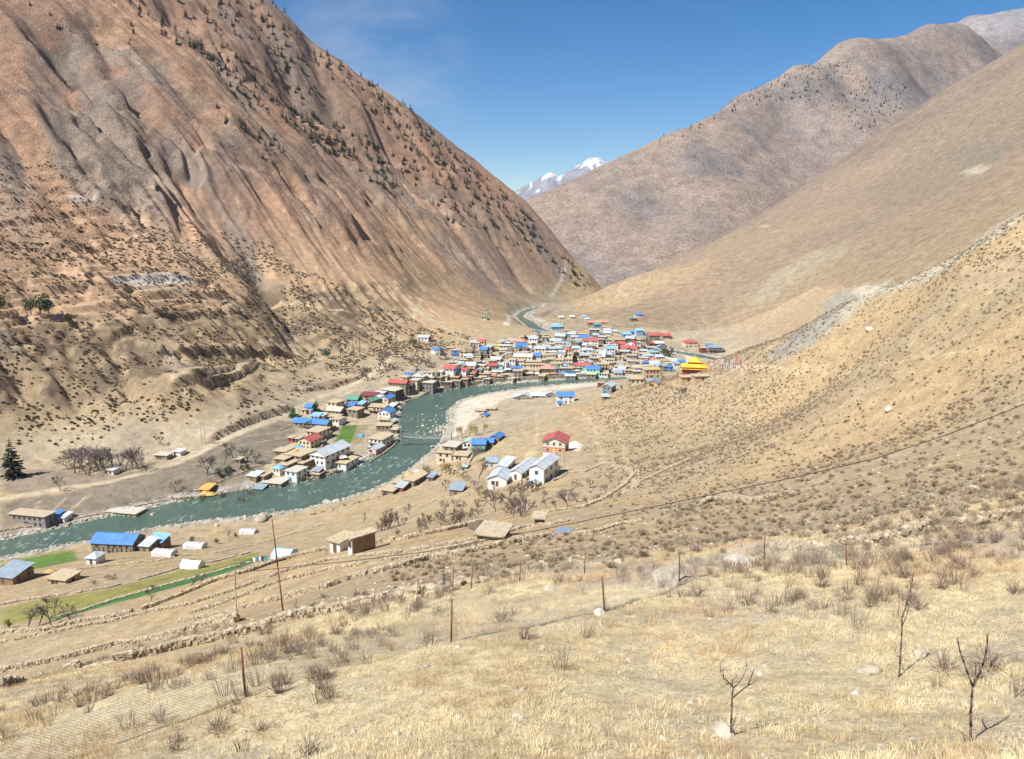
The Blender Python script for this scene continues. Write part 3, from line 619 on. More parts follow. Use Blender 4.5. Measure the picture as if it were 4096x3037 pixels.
ROOFC = {'blue': (.07,.20,.46), 'red': (.40,.105,.09), 'salmon': (.52,.25,.20), 'grey': (.36,.40,.42), 'pale': (.44,.48,.51), 'green': (.10,.28,.19), 'maroon': (.20,.055,.06), 'straw': (.43,.355,.235),
         'white': (.54,.54,.53), 'teal': (.20,.42,.42), 'yellow': (.66,.43,.05), 'brown': (.30,.22,.16), 'mudroof': (.42,.35,.25), 'stoneroof': (.46,.43,.37), 'orange': (.75,.34,.09), 'sky': (.22,.42,.66), 'steel': (.24,.30,.36)}
WORD = {'mint': 'mint-green', 'dark': 'dark timber', 'stone': 'stone', 'mud': 'mud-plastered', 'grey': 'grey', 'straw': 'straw-coloured', 'mudroof': 'flat mud', 'stoneroof': 'pale slab', 'pale': 'pale metal', 'sky': 'pale blue', 'steel': 'blue-grey'}
def wall_m(k): return M('wall_'+k, WALLC[k], 0.9, 0.16 if k in ('white', 'mint', 'pink') else 0.25, 0.9, 0.03, stone=k in ('stone', 'grey'))
def roof_m(k):
    if k in ('straw', 'mudroof', 'stoneroof'): return M('roof_'+k, ROOFC[k], 0.95, 0.3, 1.6, 0.08)
    return M('roof_'+k, ROOFC[k], 0.55, 0.12, 0.5, 0.04, metal='X', spec=0.4)
M_glass = M('window_glass', (.035,.04,.05), 0.15, 0.1, spec=0.5)
M_wood = M('dark_wood', (.12,.075,.05), 0.8, 0.3, 3.0)
FRAMEC = {'w': M('frame_wood', (.13,.08,.055), 0.8), 'b': M('frame_blue', (.06,.24,.40), 0.7), 'r': M('frame_red', (.30,.06,.045), 0.7), 'y': M('frame_yellow', (.6,.45,.12), 0.7), 'g': M('frame_dark', (.07,.075,.085), 0.7)}
def empty(name, loc, rz=0, label=None, cat=None, group=None):
    o = bpy.data.objects.new(name, None); COL.objects.link(o); o.location = tuple(loc); o.rotation_euler = (0, 0, rz); o.empty_display_size = 0.5
    tag(o, label, cat, group); return o
class MB:
    def __init__(s): s.v = []; s.f = []
    def box(s, x0, x1, y0, y1, z0, z1, M4=None):
        n = len(s.v); P = [(x0,y0,z0),(x1,y0,z0),(x1,y1,z0),(x0,y1,z0),(x0,y0,z1),(x1,y0,z1),(x1,y1,z1),(x0,y1,z1)]
        if M4 is not None: P = [tuple(M4@Vector(p)) for p in P]
        s.v += P; s.f += [tuple(n+i for i in q) for q in ((0,3,2,1),(4,5,6,7),(0,1,5,4),(1,2,6,5),(2,3,7,6),(3,0,4,7))]; return s
    def poly(s, pts, faces):
        n = len(s.v); s.v += [tuple(p) for p in pts]; s.f += [tuple(n+i for i in q) for q in faces]; return s
    def slab(s, quad, t):
        """thick sheet from 4 (or 3) points, thickness t downwards"""
        k = len(quad); n = len(s.v); q = [tuple(p) for p in quad]; lo = [(p[0], p[1], p[2]-t) for p in q]
        s.v += q+lo; s.f += [tuple(n+i for i in range(k)), tuple(n+k+i for i in reversed(range(k)))]
        s.f += [(n+i, n+k+i, n+k+(i+1) % k, n+(i+1) % k) for i in range(k)]; return s
    def tube(s, a, b, r0, r1, k=5):
        a = Vector(a); b = Vector(b); d = (b-a); L = d.length
        if L < 1e-6: return s
        d /= L; x = d.orthogonal().normalized(); y = d.cross(x); n = len(s.v)
        for p, r in ((a, r0), (b, r1)):
            for i in range(k):
                t = 2*math.pi*i/k; s.v.append(tuple(p+x*(r*math.cos(t))+y*(r*math.sin(t))))
        s.f += [(n+i, n+(i+1) % k, n+k+(i+1) % k, n+k+i) for i in range(k)]
        s.f += [tuple(n+i for i in reversed(range(k))), tuple(n+k+i for i in range(k))]; return s
    def mesh(s, name, mat, smooth=False):
        me = bpy.data.meshes.new(name); me.from_pydata(s.v, [], s.f); me.materials.append(mat)
        if smooth: me.polygons.foreach_set('use_smooth', np.ones(len(me.polygons), bool))
        return me
    def obj(s, name, mat, parent=None, smooth=False):
        o = bpy.data.objects.new(name, s.mesh(name, mat, smooth)); COL.objects.link(o)
        if parent: o.parent = parent
        return o
_WM = {}
def window_mesh(kind, w, h):
    """frame proud of the wall with a recessed pane behind; returns (frame mesh, pane mesh), facing -Y"""
    k = (kind, round(w, 1), round(h, 1))
    if k not in _WM:
        f = MB(); t = 0.12
        f.box(-w/2-t, -w/2, -0.07, 0.05, -t, h+t).box(w/2, w/2+t, -0.07, 0.05, -t, h+t).box(-w/2, w/2, -0.07, 0.05, h, h+t).box(-w/2, w/2, -0.10, 0.05, -t, 0).box(-0.04, 0.04, -0.05, 0.05, 0, h)
        p = MB().box(-w/2+0.002, w/2-0.002, -0.02, 0.04, 0.002, h-0.002)
        _WM[k] = (f.mesh('window', FRAMEC[kind]), p.mesh('pane', M_glass))
    return _WM[k]
def link(me, name, parent, loc=(0, 0, 0), rz=0):
    o = bpy.data.objects.new(name, me); COL.objects.link(o); o.parent = parent; o.location = loc; o.rotation_euler = (0, 0, rz); return o
HOUSES = []; FOOT = []
def house(px, py, wpx, dep, st, yaw, roof, rc, wc, name='house', frame='w', wins=True, over=None, pitch=None, label=None, hh=2.55, side=True):
    h = st*hh; p = ray_hit(px, py, H, h, y0=40, n=200)
    depth = p[1]*CP-p[2]*SP; Wd = wpx/4*depth/F
    a = math.radians(yaw); c, s = math.cos(a), math.sin(a)
    loc = (p[0], p[1]); big = wpx >= 38
    R = lambda x, y: (loc[0]+x*c-y*s, loc[1]+x*s+y*c)
    cs = np.array([R(x, y) for x in (-Wd/2, Wd/2) for y in (0, dep)]); g = H(cs[:, 0], cs[:, 1])
    z1 = p[2]; z0 = min(g.min(), z1-h)-0.3
    root = empty(name, (loc[0], loc[1], z0), a); t = z1-z0
    FOOT.append((*R(0, dep/2), max(Wd, dep)*0.62))
    ov = (0.55 if roof == 'f' else 0.5) if over is None else over
    run = Wd if roof == 'g' else dep
    rise = (pitch if pitch is not None else {'g': 0.22, 's': 0.30, 'h': 0.22, 'm': 0.14, 'd': 0.45, 'f': 0}[roof])*run
    if roof in 'ghsd': rise = rise if roof != 'd' else rise
    w = MB(); wall = M_ = wall_m(wc)
    if roof == 'g':
        ap = rise*0.999 if pitch is None else rise
        ap = Wd*0.22 if pitch is None else Wd*pitch
        pts = [(-Wd/2, 0, 0), (Wd/2, 0, 0), (Wd/2, 0, t), (0, 0, t+ap), (-Wd/2, 0, t), (-Wd/2, dep, 0), (Wd/2, dep, 0), (Wd/2, dep, t), (0, dep, t+ap), (-Wd/2, dep, t)]
        w.poly(pts, [(0,1,2,3,4), (6,5,9,8,7), (1,6,7,2), (5,0,4,9), (0,5,6,1)])
    elif roof == 's':
        ap = dep*0.24 if pitch is None else dep*pitch
        pts = [(-Wd/2, 0, 0), (-Wd/2, dep, 0), (-Wd/2, dep, t), (-Wd/2, dep/2, t+ap), (-Wd/2, 0, t)]; pts += [(Wd/2, q[1], q[2]) for q in pts]
        w.poly(pts, [(4,3,2,1,0), (5,6,7,8,9), (0,5,9,4), (1,2,7,6), (0,1,6,5)])
    else:
        ap = 0; w.box(-Wd/2, Wd/2, 0, dep, 0, t)
    w.obj('wall', wall, root)
    rm = roof_m(rc); r = MB(); e = 0.012
    if roof == 'f':
        q = 0.28
        r.box(-Wd/2-ov, Wd/2+ov, -ov, dep+ov, t+e, t+q)
        r.obj('roof', rm, root)
        if big: MB().box(-Wd/2-ov+.05, Wd/2+ov-.05, -ov+.05, -ov+.2, t-0.12, t+e-0.004).obj('roof_beam', M_wood, root)
    elif roof == 'g':
        for sg in (-1, 1):
            x1 = sg*(Wd/2+ov); z1_ = t-ov*ap/(Wd/2); q = [(0, -ov, t+ap+.09), (x1, -ov, z1_+.09), (x1, dep+ov, z1_+.09), (0, dep+ov, t+ap+.09)]
            r.slab(q if sg < 0 else q[::-1], 0.07)
        r.obj('roof', rm, root)
        if big: MB().box(-.16, .16, -ov-.02, dep+ov+.02, t+ap+.085, t+ap+.15).obj('ridge_cap', rm, root)
    elif roof == 's':
        for sg in (0, 1):
            y1 = -ov if sg == 0 else dep+ov; zz = t-ov*ap/(dep/2); q = [(-Wd/2-ov, dep/2, t+ap+.09), (Wd/2+ov, dep/2, t+ap+.09), (Wd/2+ov, y1, zz+.09), (-Wd/2-ov, y1, zz+.09)]
            r.slab(q if sg == 1 else q[::-1], 0.07)
        r.obj('roof', rm, root)
        if big: MB().box(-Wd/2-ov-.02, Wd/2+ov+.02, dep/2-.16, dep/2+.16, t+ap+.085, t+ap+.15).obj('ridge_cap', rm, root)
    elif roof in 'hd':
        ap = (dep*0.24 if pitch is None else dep*pitch) if roof == 'h' else min(Wd, dep)*0.3
        k = 0 if roof == 'd' else max(0, Wd/2-dep*0.45); x0, x1, y0, y1 = -Wd/2-ov, Wd/2+ov, -ov, dep+ov; zl = t+.02
        r.poly([(x0,y0,zl),(x1,y0,zl),(x1,y1,zl),(x0,y1,zl),(-k-.01,dep/2,t+ap),(k+.01,dep/2,t+ap),(x0,y0,zl-.1),(x1,y0,zl-.1),(x1,y1,zl-.1),(x0,y1,zl-.1)], [(0,1,5,4),(1,2,5),(2,3,4,5),(3,0,4),(0,6,7,1),(1,7,8,2),(2,8,9,3),(3,9,6,0),(9,8,7,6)])
        r.obj('roof', rm, root)
    elif roof == 'm':
        ap = dep*(0.16 if pitch is None else pitch); q = [(-Wd/2-ov, -ov, t+.03-ov*.16), (Wd/2+ov, -ov, t+.03-ov*.16), (Wd/2+ov, dep+ov, t+ap+.09), (-Wd/2-ov, dep+ov, t+ap+.09)]
        r.slab(q, 0.07); r.obj('roof', rm, root)
    if wins:
        fr, pa = window_mesh(frame, 0.95, 1.15)
        n = max(1, min(7, int(Wd/(2.7 if big else 2.3))))
        for k in range(int(st+0.5)):
            zz = t-(k+1)*hh+0.75
            if zz < 0.3: break
            for i in range(n):
                x = (i-(n-1)/2)*(Wd*0.86/n)
                if k == int(st+0.5)-1 and i == n//2 and big: continue
                if random.random() < 0.08: continue
                o = link(fr, 'window', root, (x, -0.012, zz))
                if big: link(pa, 'pane', o)
                elif k == 0 or random.random() < 0.8: link(pa, 'pane', o)
            if side and dep > 5 and big:
                for i in range(max(1, int(dep/3.6))):
                    y = (i+.5)*dep/max(1, int(dep/3.6)); o = link(fr, 'window', root, (Wd/2+0.012, y, zz), math.pi/2); link(pa, 'pane', o)
    if big and wins:
        zz = t-int(st+.5)*hh+0.05
        MB().box(-.5, .5, -.07, .03, max(.1, zz), max(.1, zz)+2.0).obj('door', FRAMEC[frame], root)
    HOUSES.append([root, px, py, wpx, wc, rc, roof, st, label, name])
    root['_p'] = 0; del root['_p']
    return root, Wd, t, ap
# px py width depth storeys yaw roof roofcolour wallcolour [frame] -- eave line of the front wall as seen in the photograph
TOWN = """
1690 1350 46 7 1 -8 m pale white|1722 1350 14 5 1.2 -8 f red white|1741 1399 42 7 1.6 -25 h blue white|1822 1402 36 6 2 -5 f mudroof blue|1798 1392 28 6 1 -10 f mudroof mud|1862 1407 50 6 2 -5 f mudroof cream
1898 1371 38 7 1.6 -12 s grey cream|1923 1367 30 7 2 -12 s red cream|1932 1399 28 8 2.6 -18 s blue stone|1953 1408 20 6 1.8 -12 f mudroof cream r|1988 1368 34 9 1.8 -28 g pale yellow|2019 1384 48 7 1.4 -5 f white cream|2022 1372 32 6 1.4 -10 f white cream
2013 1450 24 9 2.2 -30 g pale white|1969 1463 31 6 2 -3 m red stone|1880 1462 38 8 2 -10 s white white|1890 1455 22 5 2.4 -14 m green white|1792 1476 50 10 2.2 -28 s red white|1803 1483 40 9 2.4 -25 g blue stone|1850 1482 28 9 2.6 -20 m red white b|1935 1474 36 6 1.6 -5 f straw cream
1993 1477 30 5 1.2 0 m teal white|1968 1488 84 8 1.2 -3 f white stone|1892 1488 20 5 2 -10 m red brown|1880 1494 38 6 2 -8 f mudroof stone|1854 1508 26 6 1.4 -10 m red stone|1874 1505 24 6 1.6 -8 f mudroof stone|1964 1502 36 6 1.6 -5 m salmon stone|1938 1496 40 6 1.6 -4 f mudroof stone
1716 1512 36 7 2 -12 f straw stone|1748 1510 34 7 2 -12 f straw stone|1810 1509 46 7 2 -10 f straw stone|1774 1505 28 7 1.8 -12 f straw cream|1722 1492 46 7 2 -14 f straw white b|1752 1489 28 6 1.6 -10 f white white|1781 1529 52 6 1.6 -8 f straw dark|1822 1525 36 6 2 -8 f mudroof stone|1854 1518 32 6 2 -6 f mudroof stone
1905 1512 40 5 1.5 -5 f mudroof brown|1930 1508 28 5 1.4 -4 f stoneroof stone|1996 1506 34 6 1.6 0 f mudroof stone|2020 1500 30 6 2 0 f mudroof stone
2138 1330 26 7 1.4 -20 g blue cream|2163 1334 26 7 1.2 -15 g grey cream|2186 1340 20 6 1.4 0 f mudroof white|2182 1350 24 6 1.6 0 f mudroof white|2132 1355 36 8 1.6 -12 s grey white|2079 1367 42 9 2 -10 h salmon white|2048 1370 18 6 1.4 0 h salmon white|2086 1383 46 7 1.8 -3 m blue maroon r|2060 1396 30 8 1.8 -20 g blue ochre r
2230 1308 44 8 1.2 5 m teal blue|2225 1299 30 6 1 5 m grey cream|2238 1345 42 9 2 -22 s grey grey|2222 1363 46 7 1.6 -10 s grey cream|2232 1372 40 5 1.2 -10 m grey cream|2272 1361 22 7 1.6 -15 g grey cream|2300 1349 30 6 1.4 0 m grey cream|2334 1351 42 8 1.2 -8 s blue dark
2362 1363 64 7 2 -4 s red white|2352 1371 54 4 1.1 -4 m pale white|2297 1369 32 9 2.4 -30 g grey stone|2160 1395 46 8 1.6 -8 s grey cream|2172 1378 24 7 1.4 -20 g grey white|2206 1395 34 6 1.4 0 m grey white|2234 1394 30 7 2 -5 h grey grey|2262 1387 28 8 1.4 -20 g pale cream|2246 1386 22 6 1.3 -10 f white cream
2274 1401 24 6 1.6 -12 h red cream|2254 1400 20 6 1.4 0 f mudroof white|2344 1401 54 6 1.1 5 m pale white|2304 1393 36 6 1.1 3 m pale white|2092 1428 74 9 2 -8 s stoneroof white|2144 1424 34 8 1.6 -6 s blue white|2184 1422 52 7 1.6 -3 f straw cream|2210 1419 26 6 1.8 -3 f mudroof cream
2237 1421 38 9 1.8 -15 g grey white|2237 1432 30 6 1 -10 m salmon cream|2280 1417 20 6 2.8 -8 f mudroof cream|2048 1441 26 8 2.8 -8 f mudroof white|2080 1444 28 8 2.2 -8 f straw white|2128 1448 74 7 1.6 -2 f straw stone|2130 1459 84 7 1.8 -2 f straw cream|2205 1438 30 6 1.5 0 f mudroof stone|2230 1441 46 7 1.5 -4 f mudroof cream r|2274 1438 28 7 1.6 -5 f mudroof white
2225 1456 42 7 1.6 -2 f straw mint|2189 1476 64 11 1.8 -3 h salmon dark|2064 1473 44 5 1.2 -5 m blue stone|2071 1485 38 7 2.8 -3 f mudroof grey|2106 1479 42 6 1.6 -2 f straw stone|2136 1482 42 6 1.8 -2 f straw white|2256 1474 70 7 1.6 -2 f straw stone|2260 1464 15 4 1.2 0 m sky brown|2336 1464 48 9 2.4 -18 s red mint|2304 1462 18 6 1.6 -10 m red stone|2346 1451 36 8 1.6 -18 g pale stone
2372 1477 54 9 2.4 -6 s blue mint b|2372 1485 44 4 1.4 -6 m sky mint b|2116 1496 38 5 1.2 0 f mudroof brown|2170 1498 48 5 1.2 0 f mudroof maroon r|2214 1494 26 4 1 0 m orange brown|2230 1491 22 4 1 0 m blue dark|2270 1485 24 4 1.2 0 m blue stone|2282 1491 28 4 1 0 m blue dark|2252 1496 34 5 1 0 m steel dark|2324 1494 36 5 1.1 0 m pale stone|2303 1485 30 6 1.3 -2 f stoneroof stone
2393 1290 78 8 0.9 3 m salmon brown|2391 1299 26 7 1.4 5 s green blue|2437 1311 20 6 1 0 f straw ochre|2418 1310 18 5 0.9 0 f mudroof brown|2372 1320 30 7 2.6 -10 f stoneroof grey|2391 1320 16 5 2.2 0 f stoneroof grey|2432 1322 30 7 1.2 4 m pale sky|2458 1326 26 6 1 4 m pale white|2432 1332 26 6 1 4 m white white
2398 1337 36 8 1.4 -15 g grey grey|2409 1348 30 7 2.2 -8 f stoneroof grey g|2383 1341 24 7 1.2 -10 m grey grey|2399 1358 30 6 1.6 -6 f stoneroof grey|2435 1360 22 6 1.6 -4 f mudroof cream|2508 1337 30 7 1.2 5 s sky blue|2538 1329 24 6 1 8 h blue blue|2559 1322 28 7 2.4 10 s sky sky|2577 1335 14 5 1.2 8 m blue sky|2519 1354 36 8 1.6 -20 s grey dark
2619 1342 46 9 2.9 4 s red stone|2667 1343 34 8 1.3 6 s red stone|2566 1361 64 6 1 4 f straw cream|2630 1363 52 6 1 5 f straw cream|2609 1374 18 6 1.8 4 m red brown|2638 1374 44 7 1.4 4 m white stone b|2456 1377 32 8 1.6 -14 g red white|2486 1375 30 7 1.6 -8 s red white|2522 1374 34 9 2.2 -25 g red white|2516 1396 64 10 2 -8 s red cream r
2443 1395 36 7 2.2 -4 m sky white|2420 1418 54 10 1.6 -10 h pale stone|2404 1427 32 7 1.3 -8 m pale cream|2448 1428 26 8 1.3 -15 g steel stone|2577 1404 32 7 1.4 3 f white white|2576 1416 44 7 1.6 3 f mudroof white|2594 1424 38 6 1.6 3 m grey cream|2603 1410 24 6 1.6 4 m teal teal|2626 1410 20 6 1.6 4 m teal teal|2640 1428 32 7 1.4 4 m pale cream
2593 1442 30 7 1.2 5 h red red|2588 1451 26 6 1.1 5 h blue blue|2619 1458 38 9 1.2 -6 m pale stone|2620 1447 24 6 1.2 4 m salmon cream|2519 1444 15 4 1.6 3 d sky orange|2480 1454 28 8 1.4 -18 g stoneroof white|2414 1458 44 8 3 -4 f mudroof cream r|2458 1485 22 6 1 -5 m pale stone|2486 1478 30 8 1.3 -15 s grey cream|2510 1468 15 5 1.3 0 f mudroof teal|2490 1467 60 6 1.2 -2 f straw cream
2566 1474 62 7 1.2 3 f straw maroon r|2522 1483 38 6 1.2 0 f straw stone|2548 1486 30 5 1 0 f white stone|2643 1467 28 7 1.6 5 g steel grey|2664 1465 24 6 1.8 5 m steel grey|2685 1468 16 5 1.6 5 m blue blue|2700 1446 30 7 1.2 6 m pale white|2708 1456 26 6 1.3 6 m steel white|2732 1449 28 6 1.2 6 m blue blue|2680 1454 44 6 1.2 5 f straw cream
2767 1370 54 9 1.8 8 h red cream r|2768 1372 20 3 1.4 8 g red cream r|2816 1393 22 6 1.8 8 f mudroof maroon r|2864 1391 56 7 2.2 -8 m steel grey g|2839 1382 28 5 2 -8 m blue sky|2755 1510 54 5 0.9 6 f straw mud|2812 1506 64 5 0.9 8 f straw mud
1587 1532 76 7 1.8 -14 s red stone|1640 1533 22 7 1.8 -22 g red stone|1642 1521 58 10 2 -22 f stoneroof cream g|1611 1510 32 7 1.6 -16 f straw cream|1662 1507 66 8 1.8 -16 f stoneroof cream g|1668 1497 36 7 1.4 -18 g pale white|1630 1499 30 5 1 -10 m blue brown|1703 1490 56 8 1.8 -16 f straw white b|1716 1508 34 8 1.6 -14 f straw stone b|1708 1532 48 8 3 -16 f stoneroof grey
1552 1562 70 10 1.7 -28 f stoneroof dark|1471 1583 66 7 1 -14 m maroon brown|1512 1574 42 7 1 -16 f white stone|1535 1594 40 9 2 -24 g blue cream|1473 1603 34 9 1.6 -28 g green grey|1494 1599 26 9 1.4 -28 m pale grey|1407 1598 46 8 1.5 -14 s green maroon r|1396 1624 34 6 1 -12 m blue stone|1418 1606 28 6 1.2 -12 m sky brown|1438 1617 24 6 1.4 -20 m sky stone|1408 1640 48 8 2 -24 f mudroof stone
1505 1629 68 9 1.9 -14 f straw cream r|1556 1629 26 8 1.2 -22 m white brown|1535 1650 52 9 2.1 -16 g blue white g|1562 1686 24 6 0.9 -20 g pale stone|1534 1680 36 5 0.8 -14 f straw brown|1532 1704 56 7 1.4 -4 f straw stone|1575 1720 24 6 1 -8 f mudroof stone
1236 1693 152 8 1.4 -14 s blue stone|1230 1629 28 7 1.4 -14 s blue stone|1230 1640 26 4 1 -14 m sky pink|1213 1640 22 6 1 -14 f straw cream|1325 1611 48 9 1.9 -25 f straw cream|1333 1643 62 8 1.3 -18 s stoneroof stone|1257 1665 36 6 1 -14 m sky cream|1283 1663 20 6 1.1 -14 f white cream|1327 1667 56 6 1 -14 f straw cream|1340 1678 34 7 1.4 -22 f mudroof white
1248 1728 60 12 1.9 -22 f mudroof cream g|1216 1764 60 11 1.5 -22 g red cream|1159 1752 24 5 1 -14 f mudroof red|1181 1755 32 6 1 -14 f mudroof brown|1171 1822 78 13 1.6 -22 f straw stone|1118 1806 54 7 1.1 -18 f mudroof stone|1158 1790 32 7 1.1 -18 f straw cream|1117 1837 50 9 1.2 -22 f straw brown|1132 1860 40 9 1.4 -24 f straw brown|1200 1853 30 8 1.2 -24 f mudroof brown
1103 1875 36 5.5 1.2 -22 d sky white y|1162 1887 56 9 2 -22 f stoneroof white b|1262 1884 30 5 1.2 -18 m steel red|1258 1897 40 6 1 -18 f mudroof stone|1005 1904 46 6 1 -22 m pale brown|1041 1904 34 6 1 -18 f mudroof brown|1084 1933 86 8 1 -14 f stoneroof stone|1030 1955 42 5 0.8 -14 m steel dark|815 1958 40 6 0.9 -12 m orange dark|949 1838 24 4 0.9 -14 f mudroof stone|440 1882 26 5 1 -10 f white white y|642 1822 56 5 0.9 -12 f stoneroof stone|705 1808 36 5 0.9 -14 f white white
1358 1853 58 13 1.3 -20 f straw white|1486 1796 40 9 1 -24 g pale pink|1501 1757 62 13 1.9 -22 f straw white|1385 1820 20 5 1 -20 f mudroof brown
106 2062 168 6 1.6 -12 f mudroof grey|203 2068 32 6 1 -12 m blue blue|243 2070 30 5 0.9 -12 m pale white|484 2052 132 7 0.9 -12 f stoneroof ochre b|614 2167 66 6 1.3 -10 m sky brown|575 2184 42 6 0.9 -10 m pale stone|362 2233 42 5 0.9 -8 d pale white|8 2306 100 8 1.2 -14 m steel brown|225 2318 84 6 0.6 -12 f straw mud
1966 1847 46 6 1.2 -6 s steel cream b|1914 1776 54 7 2 -4 s blue teal b|1955 1769 36 6 1 -4 s blue stone|1977 1751 38 8 1 -22 g blue stone|1868 1772 36 7 1 -16 g pale white|1797 1787 56 9 2.6 -18 f stoneroof stone|1775 1812 64 8 2 -14 f straw cream|1840 1823 58 7 1 -12 f mudroof cream|1853 1866 30 4.5 0.8 -10 d pale teal|1822 1959 52 6 0.8 -12 m steel stone|1828 1948 26 4 0.7 -16 m sky stone
1635 1922 46 14 1.3 -26 f straw stone|1590 1934 48 7 1.1 -22 f straw cream b|1595 1949 36 6 0.9 -22 m grey maroon|1548 1963 52 7 0.8 -22 f straw stone|1720 1908 22 5 0.9 -24 m steel brown
2264 1585 66 8 1.9 2 s blue white|2241 1612 19 3 0.8 2 m blue white|2095 1590 62 8 0.6 -14 g pale stone|2152 1583 62 7 0.6 -10 s pale stone|2205 1579 46 7 0.7 -14 g pale stone|2066 1588 24 6 0.6 -14 m pale stone|2427 1546 38 10 2 -24 g pale grey b|2409 1533 38 7 1 -12 h brown maroon|2424 1586 25 4 0.8 4 m pale brown|2551 1518 62 7 1.3 4 f straw cream|2611 1531 42 9 1.2 -16 g steel ochre|1930 1661 28 5 0.7 -30 g blue mud|1919 1643 40 5 0.6 -14 f mudroof mud|1962 1636 36 5 0.6 -10 f mudroof mud
2560 1259 32 8 1.2 10 h blue cream|2536 1274 24 7 1.4 8 f steel brown|1935 1269 25 7 1 -5 h green cream|1942 1241 15 6 1 -5 h green cream|2246 1270 20 6 0.9 5 m white cream|2290 1268 20 6 0.9 5 m white cream|2338 1267 16 6 0.9 5 m sky cream|2350 1277 18 6 0.8 5 m pale cream|2268 1322 22 5 1 0 f mudroof cream|2300 1328 24 5 1 0 f straw cream
"""
for ln in TOWN.strip().split('\n'):
    for e in ln.split('|'):
        q = e.split(); house(*(float(v) for v in q[:6]), q[6], q[7], q[8], frame=q[9] if len(q) > 9 else 'w')

# further flat-roofed houses that crowd the town between the ones above
_tp = np.array([(1570,1556),(1700,1484),(1900,1406),(2000,1366),(2140,1336),(2300,1332),(2420,1338),(2560,1362),(2690,1404),(2700,1462),(2500,1498),(2330,1503),(2000,1518),(1800,1540),(1640,1556)], float)
_fr = random.Random(31); _cn = 0; _ct = 0
while _cn < 105 and _ct < 6000:
    _ct += 1; a, b = _fr.uniform(1560, 2700), _fr.uniform(1330, 1556)
    if not in_poly(np.array([a]), np.array([b]), _tp)[0]: continue
    w = _fr.uniform(20, 44)
    if any(abs(h[1]-a) < (h[3]+w)*.34 and abs(h[2]-b) < 6.5 for h in HOUSES): continue
    r = _fr.random(); rf = 'f' if r < .66 else _fr.choice('mgs'); rc = _fr.choice(['straw', 'mudroof', 'mudroof', 'stoneroof', 'white']) if rf == 'f' else _fr.choice(['grey', 'pale', 'steel', 'grey'])
    house(a, b, w, _fr.uniform(5, 8), _fr.choice([1, 1, 1.4, 1.8]), _fr.uniform(-20, 0), rf, rc, _fr.choice(['cream', 'stone', 'stone', 'white', 'mud', 'grey']), frame='w'); _cn += 1
# ------------------------------------------------------------------ buildings that stand out
def part_box(root, name, mat, *b): return MB().box(*b).obj(name, mat, root)
# red-roofed two-tone house on the near bank
r, Wd, t, ap = house(2216, 1766, 90, 9, 2, -14, 'g', 'red', 'white', hh=2.45, frame='y', pitch=0.2, over=0.8, label='large house with a red metal roof, white upper walls and red-banded lower walls')
for z in (0.0, .82, 1.64): part_box(r, 'red_band', M('band_red', (.42,.10,.08), .8), -Wd/2-.03, Wd/2+.03, -.03, 9.03, t-4.9+z+.1, t-4.9+z+.62)
for z in (2.45, 3.4, 4.4): part_box(r, 'trim', M_wood, -Wd/2-.05, Wd/2+.05, -.05, 9.05, t-4.9+z, t-4.9+z+.1)
# white hospital-like block with a grey gable and porch
r, Wd, t, ap = house(2146, 1872, 62, 14, 2, -24, 'g', 'pale', 'white', hh=3.0, frame='b', label='tall white gabled house with blue windows and a small porch in front')
pb = MB().box(-Wd*.45, Wd*.30, -3.2, -.02, 0, t*.42); pb.obj('porch', wall_m('white'), r)
rr = MB(); rr.slab([(-Wd*.50, -3.6, t*.42+.05), (-Wd*.075, -3.6, t*.42+1.1), (-Wd*.075, 0, t*.42+1.1), (-Wd*.50, 0, t*.42+.05)], .08).slab([(-Wd*.075, -3.6, t*.42+1.1), (Wd*.35, -3.6, t*.42+.05), (Wd*.35, 0, t*.42+.05), (-Wd*.075, 0, t*.42+1.1)], .08); rr.obj('porch_roof', roof_m('pale'), r)
for i in range(3): MB().box(-Wd*.32+i*1.6-.4, -Wd*.32+i*1.6+.4, -3.28, -3.18, .6, t*.36).obj('door', FRAMEC['w'], r)
house(2062, 1888, 50, 16, 1.1, -24, 'g', 'pale', 'white', hh=3.0, label='low white house with a long grey metal roof beside the tall white gabled house')
house(2010, 1862, 40, 8, 1.0, -24, 'm', 'pale', 'white', hh=2.8, label='grey metal lean-to wing left of the long grey metal roof')
house(1988, 1915, 78, 9, 1.15, -14, 'g', 'pale', 'white', hh=3.0, label='low white house with wide grey gable nearest the bare orchard')
# big white warehouse by the river
r, Wd, t, ap = house(1268, 1817, 80, 21, 2.4, -26, 'g', 'pale', 'white', hh=2.9, over=0.8, label='biggest white house with grey metal gable roof, beside the green field')
part_box(r, 'canopy', M('ledge', (.42,.40,.36), .9), -Wd/2-.7, Wd/2+.7, -.7, .3, t-1.0, t-.8)
# farmhouse on the near terraces: two flat-roofed blocks
r, Wd, t, ap = house(1338, 2166, 54, 5, 1.0, -30, 'f', 'straw', 'white', hh=2.7, label='lower white half of the flat-roofed farmhouse on the terraces')
r2, Wd, t, ap = house(1398, 2152, 30, 5.6, 1.4, -48, 'f', 'mudroof', 'white', hh=2.7, wins=True, label='taller mud-and-white half of the farmhouse, standing alone among terrace walls')
part_box(r2, 'mud_plaster', wall_m('brown'), Wd/2+.004, Wd/2+.05, .3, 5.5, .2, t-.1)
# blue-roofed barn by the river
r, Wd, t, ap = house(445, 2174, 176, 9, 1.5, -6, 's', 'blue', 'stone', pitch=.26, label='long stone barn with a bright blue metal roof by the rapids')
for i in range(9):
    part_box(r, 'buttress', wall_m('stone'), -Wd/2+1+i*(Wd-2)/8-.2, -Wd/2+1+i*(Wd-2)/8+.2, -.3, -.01, 0, t*.8)
part_box(r, 'skylight', roof_m('pale'), -.5, .5, 1.6, 3.3, t+1.2, t+1.24).rotation_euler = (0, 0, 0)
